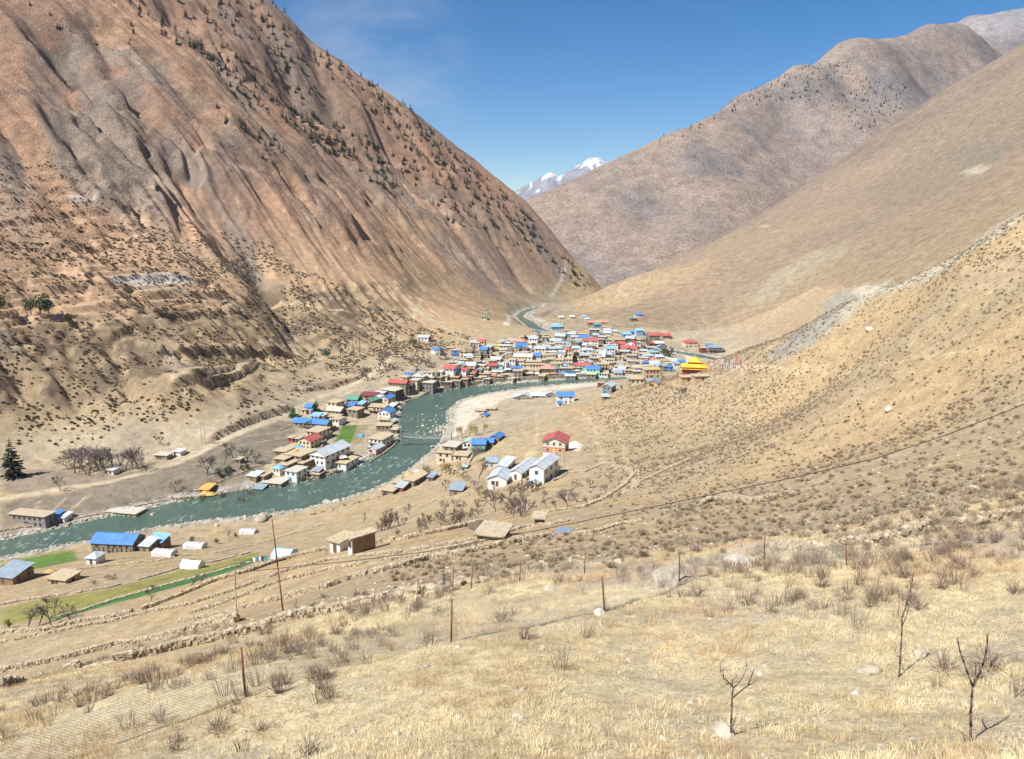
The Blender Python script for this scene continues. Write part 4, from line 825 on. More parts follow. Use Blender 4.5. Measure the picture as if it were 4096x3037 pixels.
# yellow-roofed monastery
r, Wd, t, ap = house(2777, 1470, 96, 10, 1.4, -13, 'h', 'yellow', 'red', hh=2.7, over=.7, pitch=.19, wins=False, name='monastery', label='red-walled monastery hall with tiered yellow roof and prayer flags')
part_box(r, 'lower_eave', roof_m('yellow'), -Wd/2-.9, Wd/2+.9, -1.1, -.02, t-1.1, t-.85)
part_box(r, 'white_band', wall_m('white'), -Wd/2-.04, Wd/2+.04, -.04, -.005, t-2.6, t-2.35)
lz = t+10*.19
lt = MB(); lt.box(-2.6, 2.6, 3.5, 8.5, lz-1.3, lz+.3); lt.obj('lantern', wall_m('red'), r)
lr = MB(); lr.poly([(-3.8,2.3,lz+.3),(3.8,2.3,lz+.3),(3.8,9.7,lz+.3),(-3.8,9.7,lz+.3),(0,6.0,lz+2.6)], [(0,1,4),(1,2,4),(2,3,4),(3,0,4),(3,2,1,0)]); lr.obj('upper_roof', roof_m('yellow'), r)
MB().tube((0,6.0,lz+2.5),(0,6.0,lz+4.0),.22,.05,6).obj('finial', roof_m('yellow'), r)
for i in range(7):
    o = link(window_mesh('g', .9, 1.2)[0], 'window', r, ((i-3)*Wd/8, -.02, t-3.4)); link(window_mesh('g', .9, 1.2)[1], 'pane', o)
# stone house with an orange tarpaulin on its roof
r, Wd, t, ap = house(2611, 1480, 64, 9, 2, 3, 'f', 'straw', 'mud', hh=2.9, label='two-storey stone house with an orange tarpaulin spread on its flat roof')
tp = MB(); 
for i in range(6): tp.slab([(Wd*.02+i*Wd*.08, -.5, t+.40+.10*(i % 2)), (Wd*.02+(i+1)*Wd*.08, -.5, t+.40+.10*((i+1) % 2)), (Wd*.02+(i+1)*Wd*.08, 5, t+.46), (Wd*.02+i*Wd*.08, 5, t+.46)], .05)
tag(tp.obj('tarpaulin', M('tarp_orange', (.80,.36,.10), .7)), 'orange tarpaulin spread over the flat roof of the two-storey stone house', 'tarpaulin')
bpy.data.objects['tarpaulin'].matrix_world = Matrix.Translation(r.location)@Matrix.Rotation(r.rotation_euler.z, 4, 'Z')
# front gable on the long blue-roofed house and the big red-roofed building
for (rt, wd, tt, rcol, wcol, xo, gw) in [(h[0], 0, 0, h[5], h[4], .0, 5.0) for h in HOUSES if (h[1], h[2]) in ((1236, 1693), (2516, 1396))]:
    wm = [c for c in rt.children if c.name.startswith('wall')][0].data; zs = [v.co.z for v in wm.vertices]; ys = [v.co.y for v in wm.vertices]
    topz = max(zs); fz = sorted(set(round(z, 3) for z in zs)); eave = fz[1]; dpt = max(ys)
    g = MB(); g.slab([(-gw*.5, -1.2, eave-.05), (0, -1.2, eave+gw*.33), (0, dpt*.5, eave+gw*.33), (-gw*.5, dpt*.15, eave-.05)], .08).slab([(0, -1.2, eave+gw*.33), (gw*.5, -1.2, eave-.05), (gw*.5, dpt*.15, eave-.05), (0, dpt*.5, eave+gw*.33)], .08); g.obj('front_gable', roof_m(rcol), rt)
    MB().poly([(-gw*.42, -.7, eave-.1), (gw*.42, -.7, eave-.1), (0, -.7, eave+gw*.26), (-gw*.42, -.5, eave-.1), (gw*.42, -.5, eave-.1), (0, -.5, eave+gw*.26)], [(0,1,2), (5,4,3), (0,3,4,1), (1,4,5,2), (2,5,3,0)]).obj('gable_wall', wall_m('brown'), rt)
# balconies on a few houses
def balcony(pxpy, col, z=.5):
    for h in HOUSES:
        if (h[1], h[2]) == pxpy:
            rt = h[0]; wm = [c for c in rt.children if c.name.startswith('wall')][0].data; xs = [v.co.x for v in wm.vertices]; zs = [v.co.z for v in wm.vertices]; w = max(xs); eave = sorted(set(round(q, 3) for q in zs))[1]
            b = MB().box(-w, w, -1.3, -.02, eave-2.6, eave-2.45); b.obj('balcony_floor', M_wood, rt)
            b = MB().box(-w, w, -1.34, -1.26, eave-1.65, eave-1.55)
            for i in range(9): b.box(-w+i*w/4-.05, -w+i*w/4+.05, -1.33, -1.27, eave-2.45, eave-1.65)
            b.obj('balcony_rail', M('rail_'+col, WALLC[col], .8), rt)
            for i in range(4): MB().box(-w+i*2*w/3-.08, -w+i*2*w/3+.08, -1.33, -1.17, eave-2.4, eave-.05).obj('post', M_wood, rt)
for p, c in (((1501, 1757), 'white'), ((1914, 1776), 'teal'), ((1505, 1629), 'maroon'), ((1880, 1462), 'white'), ((2414, 1458), 'maroon'), ((1407, 1598), 'maroon'), ((2864, 1391), 'dark'), ((1236, 1693), 'brown')): balcony(p, c)
house(1958, 2142, 104, 5, .4, -16, 'f', 'mudroof', 'stone', wins=False, label='sunken flat mud-roofed house below the orchard')
house(2155, 2074, 36, 2.5, .5, -10, 'f', 'mudroof', 'stone', wins=False, label='tiny flat stone hut right of the sunken mud-roofed house')
# plastic greenhouses and tents
M_poly = M('greenhouse_film', (.55,.55,.57), .35, .12, .8, .02, metal='X', spec=.5)
def greenhouse(px, py, wpx, dep, yaw, label):
    p = ray_hit(px, py, H, 0, 40, n=260); d = p[1]*CP-p[2]*SP; w = wpx/4*d/F
    rt = empty('greenhouse', p-np.array([0, 0, .1]), math.radians(yaw), label, 'greenhouse', 'plastic greenhouses by the river')
    f = MB(); n = 7; pts = []
    for x in (-w/2, w/2):
        for i in range(n+1):
            a = math.pi*i/n; pts.append((x, dep/2-dep/2*math.cos(a), .9+1.0*math.sin(a) if 0 < i < n else 0))
    f.poly(pts, [(i, i+1, n+2+i, n+1+i) for i in range(n)]+[tuple(reversed(range(n+1))), tuple(range(n+1, 2*n+2))]); f.obj('plastic_cover', M_poly, rt)
    for k in range(5):
        x = -w/2+k*w/4; b = MB()
        for i in range(n):
            a0, a1 = math.pi*i/n, math.pi*(i+1)/n
            q = lambda a, i: (x, dep/2-(dep/2+.04)*math.cos(a), (.9+1.05*math.sin(a)) if 0 < i < n else 0)
            b.tube(q(a0, i), q(a1, i+1), .05, .05, 4)
        b.obj('hoop', M('bamboo', (.42,.34,.2), .8), rt)
greenhouse(643, 2228, 88, 4.5, -10, 'plastic tunnel greenhouse in front of the small blue-roofed shed')
greenhouse(768, 2198, 82, 4.5, -8, 'plastic tunnel greenhouse between the blue-roofed shed and the round green bushes')
greenhouse(985, 2140, 66, 4, -10, 'far plastic tunnel greenhouse at the foot of the river bank')
def tent(px, py, wpx, dep, hh, yaw, mat, label, name='tent', droop=.12):
    p = ray_hit(px, py, H, 0, 40, n=260); d = p[1]*CP-p[2]*SP; w = wpx/4*d/F
    rt = empty(name, p-np.array([0, 0, .05]), math.radians(yaw), label, name)
    n = 8; V = []; Fc = []
    for i in range(n+1):
        x = -w/2+w*i/n; s = -droop*math.sin(math.pi*i/n)
        V += [(x, 0, 0), (x, .25, hh*.55+s), (x, dep/2, hh+s*1.3), (x, dep-.25, hh*.55+s), (x, dep, 0)]
    Fc = [(i*5+k, (i+1)*5+k, (i+1)*5+k+1, i*5+k+1) for i in range(n) for k in range(4)]+[(4, 3, 2, 1, 0), tuple(n*5+k for k in range(5))]
    MB().poly(V, Fc).obj('canvas', mat, rt)
    MB().tube((-w/2-.3, dep/2, hh), (w/2+.3, dep/2, hh), .05, .05, 5).obj('ridge_pole', M_wood, rt)
M_canvas = M('white_canvas', (.68,.66,.60), .8, .1, 1.5); M_btarp = M('blue_tarp', (.10,.30,.62), .6, .15, 1.5); M_starp = M('pale_blue_tarp', (.42,.52,.60), .6, .12, 1.5)
tent(755, 2278, 82, 4, 2.4, -12, M_canvas, 'white canvas tent standing in the terraced field', 'tent')
tent(1118, 2238, 80, 6, 2.2, -12, M_starp, 'pale blue tarpaulin shelter beside the hanging clothes', 'tent')
tent(1440, 1748, 20, 2.5, 1.6, -10, M_btarp, 'bright blue tarpaulin heap right of the green field', 'tent')
def heap(px, py, h, size, mat, label, cat, n=26, name=None):
    p = ray_hit(px, py, H, h, 40, n=260); z0 = p[2]
    m = MB(); rr = random.Random(int(px*7+py))
    k = 10; V = [(0, 0, size*.55)]
    for j in range(1, 4):
        for i in range(k):
            a = 2*math.pi*i/k; r = size*(j/3)*rr.uniform(.8, 1.2); V.append((r*math.cos(a)*1.3, r*math.sin(a)*.9, max(0, size*.55*(1-(j/3)**1.6)*rr.uniform(.7, 1.25)) if j < 3 else -.15))
    Fc = [(0, 1+i, 1+(i+1) % k) for i in range(k)]+[(1+j*k+i, 1+(j+1)*k+i, 1+(j+1)*k+(i+1) % k, 1+j*k+(i+1) % k) for j in range(2) for i in range(k)]
    o = MB().poly(V, Fc).obj(name or cat.replace(' ', '_'), mat); o.location = tuple(p); tag(o, label, cat); return o
heap(1198, 1790, 4.6, 2.2, M_btarp, 'blue tarpaulin heap on the straw-coloured roof behind the biggest white house', 'tarpaulin')
heap(1180, 1804, 4.6, 1.6, M('tarp_orange', (.80,.36,.10), .7), 'orange tarpaulin heap on the straw-coloured roof', 'tarpaulin')
heap(1184, 1780, 4.6, 1.3, M('straw_bale', (.45,.32,.12), .95, .3), 'straw heap on the roof behind the blue tarpaulin', 'straw heap')
heap(1372, 1830, 4.4, 2.6, M('sacks', (.40,.31,.25), .9, .45, 3), 'heap of stones and sacks drying on the white riverside roof', 'heap')
heap(1380, 1828, 5.2, 1.2, M_canvas, 'white sheet lying on the riverside roof', 'sheet')
heap(1668, 1885, 3.4, 1.3, M('pale_tarp', (.62,.68,.70), .7), 'pale tarpaulin heap on the flat riverside roof below the bridge', 'tarpaulin')
heap(1640, 1900, 3.4, 2.4, M('straw_bale', (.45,.32,.12), .95, .3), 'straw spread on the flat riverside roof below the bridge', 'straw heap')
heap(2545, 1508, 3.4, 2.0, M('tarp_orange', (.80,.36,.10), .7), 'orange cloth bundle on the low house below the stone house', 'tarpaulin')
heap(830, 1975, .2, 3.2, M('straw_bale', (.45,.32,.12), .95, .3), 'golden straw heap beside the orange tarpaulin shed', 'straw heap')
heap(1215, 1910, .6, 1.6, M('yellow_cover', (.62,.50,.13), .8), 'yellow covered heap beside the white house with blue windows', 'heap')
heap(2300, 1785, .1, 3.6, M('pale_rubble', (.58,.54,.45), .95, .35, 4), 'pale rubble heap beside the red-roofed house', 'rubble heap')
_p = [ray_hit(a, b, H, .12, 40, n=260) for a, b in ((2212,2128),(2240,2108),(2300,2112),(2275,2132))]; _q = MB(); _q.slab([tuple(v) for v in _p][::-1], .05)
tag(_q.obj('plastic_sheet', M('blue_sheet', (.22,.29,.38), .5, .25, 2.0)), 'blue-grey plastic sheets laid flat on the terrace', 'plastic sheet')
heap(200, 2285, 2.4, 1.2, M('straw_bale', (.45,.32,.12), .95, .3), 'straw stack on the mud roof at the left edge', 'straw heap')
heap(1925, 2106, 1.6, 2.4, M('log_pile', (.13,.095,.07), .95, .4, 4), 'dark covered woodpile on the sunken mud roof', 'woodpile')
# ------------------------------------------------------------------ labels that single each house out
LAND = [('the yellow-roofed monastery', 2777, 1461), ('the salmon-roofed hall', 2189, 1474), ('the mint-green house', 2368, 1474), ('the red-roofed two-tone house', 2213, 1764), ('the biggest white house', 1270, 1815),
        ('the green field', 1395, 1740), ('the long blue-roofed house', 1236, 1691), ('the suspension bridge', 1690, 1740), ('the orange tarpaulin', 2611, 1478), ('the big red roof', 2518, 1393),
        ('the white blue-roofed house', 2264, 1583), ('the blue-roofed barn', 445, 2172), ('the far river bend', 2130, 1300), ('the red-roofed block', 2619, 1340), ('the longest white house', 2091, 1426), ('the long red roof', 1587, 1530), ('the big red gable', 1792, 1475), ('the hillside blue roofs', 2559, 1320), ('the lone farmhouse', 1370, 2170), ('the tall white gabled house', 2146, 1890), ('the white tent', 755, 2278), ('the far-left kiosk', 440, 1882)]
_seen = {}
def where(px, py):
    bl = min(LAND, key=lambda L: (L[1]-px)**2+(2.2*(L[2]-py))**2 if (L[1]-px)**2+(L[2]-py)**2 > 30 else 1e18); dx, dy = px-bl[1], (py-bl[2])*2.0
    return bl[0], ('left of' if dx < 0 else 'right of') if abs(dx) > abs(dy) else ('behind' if dy < 0 else 'in front of'), dx*dx+dy*dy
LATER = {}
def label_by_place(key, o, px, py):
    lm, rel, d = where(px, py); LATER.setdefault((key, rel, lm), []).append((d, o))
def finish_labels():
    for (key, rel, lm), L in LATER.items():
        L.sort(key=lambda q: q[0])
        for i, (d, o) in enumerate(L): o['label'] = '%s %s %s' % (key, rel, lm) if len(L) == 1 else '%s, %s %s %s' % (key, ordw(i), rel, lm)
def ordw(n): return ['nearest', 'second-nearest', 'third-nearest', 'fourth-nearest', 'fifth-nearest', 'sixth-nearest', 'seventh-nearest', 'eighth-nearest', 'ninth-nearest', 'tenth-nearest', 'eleventh-nearest', 'twelfth-nearest'][min(n, 11)]
for hrec in HOUSES:
    root, px, py, wpx, wc, rc, rf, st, lab, nm = hrec
    cat = 'monastery' if nm == 'monastery' else ('shed' if st <= 1.0 and wpx < 60 else 'house')
    root['category'] = cat; root['group'] = 'houses of the valley town'
    if cat == 'shed': root.name = 'shed'
    if lab: root['label'] = lab; continue
    bl = min(LAND, key=lambda L: (L[1]-px)**2+(2.2*(L[2]-py))**2 if (L[1]-px)**2+(L[2]-py)**2 > 30 else 1e18)
    dx, dy = px-bl[1], (py-bl[2])*2.0
    rel = ('left of' if dx < 0 else 'right of') if abs(dx) > abs(dy) else ('behind' if dy < 0 else 'in front of')
    shp = {'f': 'flat', 'g': 'gabled', 's': 'ridged', 'h': 'hipped', 'm': 'sloping', 'd': 'pyramid'}[rf]
    rw = WORD.get(rc, rc).replace('flat ', '')
    key = '%s %s with %s %s roof' % (WORD.get(wc, wc), cat, shp, rw)
    _seen.setdefault((key, rel, bl[0]), []).append((dx*dx+dy*dy, root))
for (key, rel, lm), L in _seen.items():
    L.sort(key=lambda q: q[0])
    for i, (d, rt) in enumerate(L):
        rt['label'] = '%s, %s %s' % (key, rel, lm) if len(L) == 1 else '%s, %s %s %s' % (key, ordw(i), rel, lm)
# ------------------------------------------------------------------ scatter helper: one object of kind stuff, instances laid on the ground by geometry nodes
def scatter(name, P, scl, variants, label, cat, tilt=0.12):
    n = len(P); me = bpy.data.meshes.new(name); me.vertices.add(n); me.vertices.foreach_set('co', np.asarray(P, np.float32).ravel())
    rot = np.stack([RNG.normal(0, tilt, n), RNG.normal(0, tilt, n), RNG.uniform(0, 6.283, n)], 1).astype(np.float32)
    a = me.attributes.new('rot', 'FLOAT_VECTOR', 'POINT'); a.data.foreach_set('vector', rot.ravel())
    a = me.attributes.new('scl', 'FLOAT', 'POINT'); a.data.foreach_set('value', np.asarray(scl, np.float32))
    a = me.attributes.new('pick', 'INT', 'POINT'); a.data.foreach_set('value', RNG.integers(0, len(variants), n).astype(np.int32))
    o = bpy.data.objects.new(name, me); COL.objects.link(o)
    col = bpy.data.collections.new(name+'_sources')
    for i, m in enumerate(variants):
        s = bpy.data.objects.new('%s_source_%02d' % (name, i), m); col.objects.link(s)
    ng = bpy.data.node_groups.new(name+'_scatter', 'GeometryNodeTree')
    ng.interface.new_socket('Geometry', in_out='INPUT', socket_type='NodeSocketGeometry'); ng.interface.new_socket('Geometry', in_out='OUTPUT', socket_type='NodeSocketGeometry')
    N = ng.nodes; L = ng.links; gi = N.new('NodeGroupInput'); go = N.new('NodeGroupOutput'); ip = N.new('GeometryNodeInstanceOnPoints')
    ci = N.new('GeometryNodeCollectionInfo'); ci.inputs['Collection'].default_value = col; ci.inputs['Separate Children'].default_value = True; ci.inputs['Reset Children'].default_value = True
    def attr(nm, t):
        q = N.new('GeometryNodeInputNamedAttribute'); q.data_type = t; q.inputs['Name'].default_value = nm; return [s for s in q.outputs if s.enabled and s.name == 'Attribute'][0]
    L.new(gi.outputs[0], ip.inputs['Points']); L.new(ci.outputs[0], ip.inputs['Instance']); ip.inputs['Pick Instance'].default_value = True
    L.new(attr('pick', 'INT'), ip.inputs['Instance Index']); L.new(attr('rot', 'FLOAT_VECTOR'), ip.inputs['Rotation']); L.new(attr('scl', 'FLOAT'), ip.inputs['Scale'])
    L.new(ip.outputs[0], go.inputs[0])
    md = o.modifiers.new('scatter', 'NODES'); md.node_group = ng
    return tag(o, label, cat, kind='stuff')
def leaf_mat(key, col, var=0.3, trans=0.0, rough=0.85):
    if key in MATS: return MATS[key]
    m, t, b = nodes(key); b.inputs['Roughness'].default_value = rough
    oi = t.nodes.new('ShaderNodeObjectInfo'); g = t.nodes.new('ShaderNodeNewGeometry')
    n = tex(t, 0.35, 4, 0.6, g.outputs['Position'])
    c = mul(t, tuple(col), ramp(t, oi.outputs['Random'], [(0.0, 1-var), (1.0, 1+var)]))
    c = mul(t, c, ramp(t, n.outputs['Fac'], [(0.3, 0.75), (0.7, 1.25)]))
    t.links.new(c, b.inputs['Base Color']); MATS[key] = m; return m
def blades(n, rad, h0, h1, w, lean, mat, name, rs):
    rr = random.Random(rs); m = MB()
    for i in range(n):
        a = rr.uniform(0, 6.283); r = rad*math.sqrt(rr.random()); x, y = r*math.cos(a), r*math.sin(a); h = rr.uniform(h0, h1)
        b = a+rr.uniform(-.8, .8); l = lean*h*rr.uniform(.2, 1.2); dx, dy = math.cos(b)*l, math.sin(b)*l; c = rr.uniform(0, 6.283); wx, wy = w*math.cos(c)*.5, w*math.sin(c)*.5
        k = len(m.v)
        m.v += [(x-wx, y-wy, -.03), (x+wx, y+wy, -.03), (x+dx*.45+wx*.8, y+dy*.45+wy*.8, h*.62), (x+dx*.45-wx*.8, y+dy*.45-wy*.8, h*.62), (x+dx, y+dy, h*rr.uniform(.8, 1))]
        m.f += [(k, k+1, k+2, k+3), (k+3, k+2, k+4)]
    return m.mesh(name, mat)
def twig_dome(n, rad, h, w, mat, name, rs, up=.5):
    """a low woody shrub: forked twigs fanning from the root"""
    rr = random.Random(rs); m = MB()
    for i in range(n):
        a = rr.uniform(0, 6.283); e = rr.uniform(.15, 1.45); d = Vector((math.cos(a)*math.cos(e), math.sin(a)*math.cos(e), math.sin(e)*up*2)); L = rr.uniform(.55, 1.0)
        p1 = Vector((d.x*rad*L, d.y*rad*L, abs(d.z)*h*L)); p0 = Vector((d.x*rad*.1, d.y*rad*.1, -.03)); mid = p0.lerp(p1, .5)+Vector((rr.uniform(-.1, .1), rr.uniform(-.1, .1), .05))*rad
        for q0, q1, ww in ((p0, mid, w), (mid, p1, w*.7), (mid, mid+(p1-mid)*.9+Vector((rr.uniform(-.3, .3)*rad, rr.uniform(-.3, .3)*rad, rr.uniform(0, .3)*h)), w*.6)):
            s = (q1-q0).cross(Vector((rr.uniform(-1, 1), rr.uniform(-1, 1), rr.uniform(-1, 1))));
            if s.length < 1e-5: continue
            s = s.normalized()*ww*.5; k = len(m.v); m.v += [tuple(q0-s), tuple(q0+s), tuple(q1+s*.6), tuple(q1-s*.6)]; m.f.append((k, k+1, k+2, k+3))
    return m.mesh(name, mat)
G_straw = leaf_mat('straw_grass', (.58,.475,.28), .2); G_orange = leaf_mat('russet_grass', (.52,.38,.23), .2); G_pale = leaf_mat('bleached_grass', (.62,.54,.35), .18)
G_twig = leaf_mat('grey_twigs', (.25,.19,.145), .3); G_shrub = leaf_mat('brown_shrub', (.32,.245,.165), .3); G_shrub2 = leaf_mat('grey_shrub', (.36,.30,.22), .25); G_dark = leaf_mat('dark_shrub', (.155,.135,.085), .3)
def on_ground(x, y, sink=0.02): return np.stack([x, y, H(x, y)-sink], 1)
def clear_of(x, y, pad=0.5):
    k = np.ones(len(x), bool)
    for fx, fy, fr in FOOT: k &= (np.hypot(x-fx, y-fy) > fr+pad)
    return k
# foreground grass, thinning with distance
def wedge(n, y0, y1, pw=1.0):
    y = y0+(y1-y0)*RNG.random(n)**pw; x = (RNG.random(n)*2-1)*(y*0.78+9); return x, y
x, y = wedge(70000, 9, 66, .8)
d1 = fbm(x/7, y/7, 4, 301)*.5+.5; bare = fbm(x/4.2, y/4.2, 3, 303)*.5+.5
k = (RNG.random(len(x)) < np.clip(.15+1.7*(bare-.32), .05, 1)) & ~in_poly(x, y, [z_ for z_ in ZW if abs(z_[1][0]-.22) < 1e-6 and abs(z_[1][1]-.135) < 1e-6][0][0])
x, y, d1 = x[k], y[k], d1[k]
Pg = on_ground(x, y); sc = RNG.uniform(.4, .95, len(x))
gv = [blades(46, .30, .07, .22, .011, 1.0, G_straw, 'g', i) for i in range(3)]+[blades(46, .36, .05, .16, .012, 1.8, G_pale, 'g', 10+i) for i in range(2)]
ov = [blades(40, .28, .14, .42, .009, .5, G_orange, 'g', 20+i) for i in range(3)]
a = d1 < .50
scatter('dry_grass', Pg[a], sc[a], gv, 'short straw-coloured dry grass covering the foreground slope', 'grass', .15)
scatter('tall_grass', Pg[~a], sc[~a], ov+gv[:3], 'taller russet dry grass in patches across the foreground', 'grass', .12)
# grey brushwood belt along the fence and scattered stalks
x, y = wedge(5200, 14, 74, .8)
m1 = sstep(.50, .66, fbm(x/10, y/10, 3, 311)*.5+.5)*sstep(16, 24, y+.2*x)
m2 = sstep(5, 16, x)*sstep(24, 32, y)*(1-sstep(42, 54, y))
k = RNG.random(len(x)) < np.clip(.5*m1+.95*m2+.03, 0, 1); x, y = x[k], y[k]
scatter('brushwood', on_ground(x, y), RNG.uniform(.5, 1.3, len(x)), [twig_dome(46, .55, .60, .020, G_twig, 't', 40+i) for i in range(3)]+[blades(26, .22, .5, 1.0, .016, .35, G_twig, 't', 50+i) for i in range(2)], 'leafless grey-brown brushwood along the fenced slope', 'brushwood')
# hillside shrubs: many thousands of small cushions
n = 60000; x = RNG.uniform(-40, 190, n); y = RNG.uniform(48, 560, n); z = base_h(x, y)
den = sstep(-112, -92, z)*sstep(8, 45, x-(y-60)*.055)*(.25+.9*sstep(.35, .65, fbm(x/30, y/30, 3, 321)*.5+.5))
den = np.maximum(den, .5*sstep(52, 62, y)*(1-sstep(95, 130, y))*sstep(-25, 0, x))
k = (RNG.random(n) < den) & clear_of(x, y, 2); x, y = x[k], y[k]
for P, hh in list(WALLS.values()):
    d, _ = line_dist(x, y, P); kk = d > .8; x, y = x[kk], y[kk]
for Pz, c_, f_ in ZW[20:25]:
    kk = ~in_poly(x, y, Pz); x, y = x[kk], y[kk]
SHV = [twig_dome(70, .62, .55, .055, G_shrub, 's', 60+i) for i in range(3)]+[twig_dome(60, .70, .50, .05, G_shrub2, 's', 70+i) for i in range(3)]
scatter('hillside_shrubs', on_ground(x, y), RNG.uniform(.45, 1.35, len(x)), SHV, 'small dry shrubs dotted all over the right hillside', 'shrubs')
# left bluff and terraces: bigger thorn bushes
n = 34000; x = RNG.uniform(-420, -20, n); y = RNG.uniform(380, 720, n); z = base_h(x, y)
den = np.maximum(sstep(-121, -112, z), .35*sstep(-127, -121, z)*sstep(-170, -210, x)*sstep(395, 425, y))*(1-sstep(-35, 10, z))*sstep(.32, .66, fbm(x/16, y/16, 4, 331)*.5+.5)*sstep(-15, 15, (-125+(y-450)*.31)-x)
k = (RNG.random(n) < den) & clear_of(x, y, 3); x, y = x[k], y[k]
for Pz, c_, f_ in ZW[14:18]:
    kk = ~in_poly(x, y, Pz); x, y = x[kk], y[kk]
BV = [twig_dome(200, 1.3, 1.0, .15, m, 'b', 80+i) for i, m in enumerate((G_shrub, G_dark, G_dark, G_shrub, G_shrub2))]
scatter('thorn_bushes', on_ground(x, y, .1), RNG.uniform(.35, 1.05, len(x)), BV, 'thorn bushes covering the far-bank bluff and terraces', 'bushes')
hx = []
for P, hh in SCARPS+[(WALLS['j'][0], 1)]:
    D = densify(P, .9)
    hx.append(D+np.concatenate([RNG.normal(0, .8, (len(D), 2)), np.zeros((len(D), 1))], 1))
hx = np.vstack(hx); hx = hx[RNG.random(len(hx)) < .75]; hx[:, 2] = H(hx[:, 0], hx[:, 1])-.2
scatter('hedge_bushes', hx, RNG.uniform(.3, .85, len(hx)), BV[1:4], 'dark bushes growing in lines along the far-bank terrace edges', 'bushes')
# ------------------------------------------------------------------ trees
def conifer_meshes(rs, h=10.0, r=1.7, tiers=15, per=11, sparse=.0, base=.12, w=.7, key='pine', trunk=.16):
    rr = random.Random(rs); m = MB(); t = MB()
    t.tube((0, 0, -.4), (0, 0, h*.55), trunk*1.0, trunk*.6, 6).tube((0, 0, h*.55), (0, 0, h*.98), trunk*.6, .03, 5)
    for k in range(tiers):
        f = k/(tiers-1); z = h*(base+(1-base)*f**.92); R = r*(1-f)**.8*rr.uniform(.78, 1.15)+.12
        for i in range(max(4, int(per*(1-.55*f)))):
            if rr.random() < sparse: continue
            a = rr.uniform(0, 6.283); L = R*rr.uniform(.55, 1.15); dz = -L*rr.uniform(.10, .45)+.12*L
            d = Vector((math.cos(a), math.sin(a), 0)); s = Vector((-d.y, d.x, 0))
            for q in range(3):
                f0 = .25+.25*q; p = Vector((0, 0, z))+d*(L*f0)+Vector((0, 0, dz*f0)); ww = w*L*.55*(1.1-f0*.5)*rr.uniform(.7, 1.2); lift = rr.uniform(-.1, .25)*ww
                tip = p+d*(L*.42)+Vector((0, 0, dz*.4-.06*L)); k0 = len(m.v)
                m.v += [tuple(p-s*ww+Vector((0, 0, lift-.1*L))), tuple(p+d*.08*L+Vector((0, 0, .10*L))), tuple(p+s*ww+Vector((0, 0, -lift-.1*L))), tuple(tip)]
                m.f += [(k0, k0+1, k0+3), (k0+1, k0+2, k0+3)]
    return t.mesh('trunk', M('bark_brown', (.13,.10,.075), .9)), m.mesh('crown', leaf_mat('needles_'+key, {'pine': (.030,.044,.026), 'cedar': (.05,.10,.045), 'dry': (.06,.058,.036), 'green': (.09,.13,.035)}[key], .3))
def broad_meshes(rs, h=6.0, r=2.4, n=420, key='green', leaf=.26, squash=.8, stem=.25):
    rr = random.Random(rs); m = MB(); t = MB(); t.tube((0, 0, -.3), (0, 0, h*stem+.3), .16, .12, 6)
    cl = []
    for i in range(14):
        a = rr.uniform(0, 6.283); rad = r*math.sqrt(rr.random())*.75; c = Vector((rad*math.cos(a), rad*math.sin(a), h*stem+(h*(1-stem))*rr.uniform(.15, .88))); cl.append(c); t.tube((0, 0, h*stem), tuple(c), .09, .03, 4)
    for i in range(n):
        c = rr.choice(cl); v = Vector((rr.gauss(0, 1), rr.gauss(0, 1), rr.gauss(0, squash))); v = v.normalized()*r*.42*rr.random()**.4; p = c+v
        u = Vector((rr.uniform(-1, 1), rr.uniform(-1, 1), rr.uniform(-1, 1))).normalized(); w = u.orthogonal().normalized(); s = leaf*rr.uniform(.6, 1.3); k0 = len(m.v)
        m.v += [tuple(p-u*s), tuple(p+w*s*.6), tuple(p+u*s), tuple(p-w*s*.6)]; m.f.append((k0, k0+1, k0+2, k0+3))
    return t.mesh('trunk', M('bark_brown', (.13,.10,.075), .9)), m.mesh('crown', leaf_mat('leaf_'+key, {'green': (.06,.085,.03), 'dark': (.035,.055,.025), 'yellow': (.22,.19,.05), 'willow': (.12,.12,.05)}[key], .3))
def bare_meshes(rs, h=6.0, spread=1.0, key='grey', twigs=4, stems=1, levels=5):
    """leafless tree: trunk with limbs, and a crown of fine twigs"""
    rr = random.Random(rs); t = MB(); c = MB()
    def grow(p, d, L, r, lv):
        q = p; dd = d
        for i in range(2):
            dd = (dd+Vector((rr.gauss(0, .17), rr.gauss(0, .17), rr.gauss(0.02, .10)))).normalized(); e = q+dd*(L/2); (t if lv < 3 else c).tube(tuple(q), tuple(e), r*(1-.2*i), r*(1-.2*(i+1)), 5 if lv < 2 else 3); q = e
        if lv >= levels: return
        n = (3 if rr.random() < .8 else 2) if lv < levels-1 else twigs
        for i in range(n):
            a = rr.uniform(0, 6.283); o = dd.orthogonal().normalized(); o = Matrix.Rotation(a, 3, dd)@o; s = rr.uniform(.35, .95)*spread
            nd = (dd+o*s+Vector((0, 0, .12))).normalized(); grow(p.lerp(q, rr.uniform(.5, 1.0)), nd, L*rr.uniform(.62, .92), max(.024, r*.6), lv+1)
    for s in range(stems):
        d = Vector((rr.gauss(0, .08+.3*(stems > 1)), rr.gauss(0, .08+.3*(stems > 1)), 1)).normalized(); grow(Vector((rr.gauss(0, .1*stems), rr.gauss(0, .1*stems), -.2)), d, h*.27, .019*h/max(1, stems)**.4, 0 if stems == 1 else 1)
    col = {'grey': (.145,.115,.10), 'purple': (.165,.13,.125), 'yellow': (.33,.25,.10), 'brown': (.14,.10,.075)}[key]
    return t.mesh('trunk', M('bark_'+key, tuple(v*.75 for v in col), .9)), c.mesh('crown', leaf_mat('twig_'+key, col, .2))
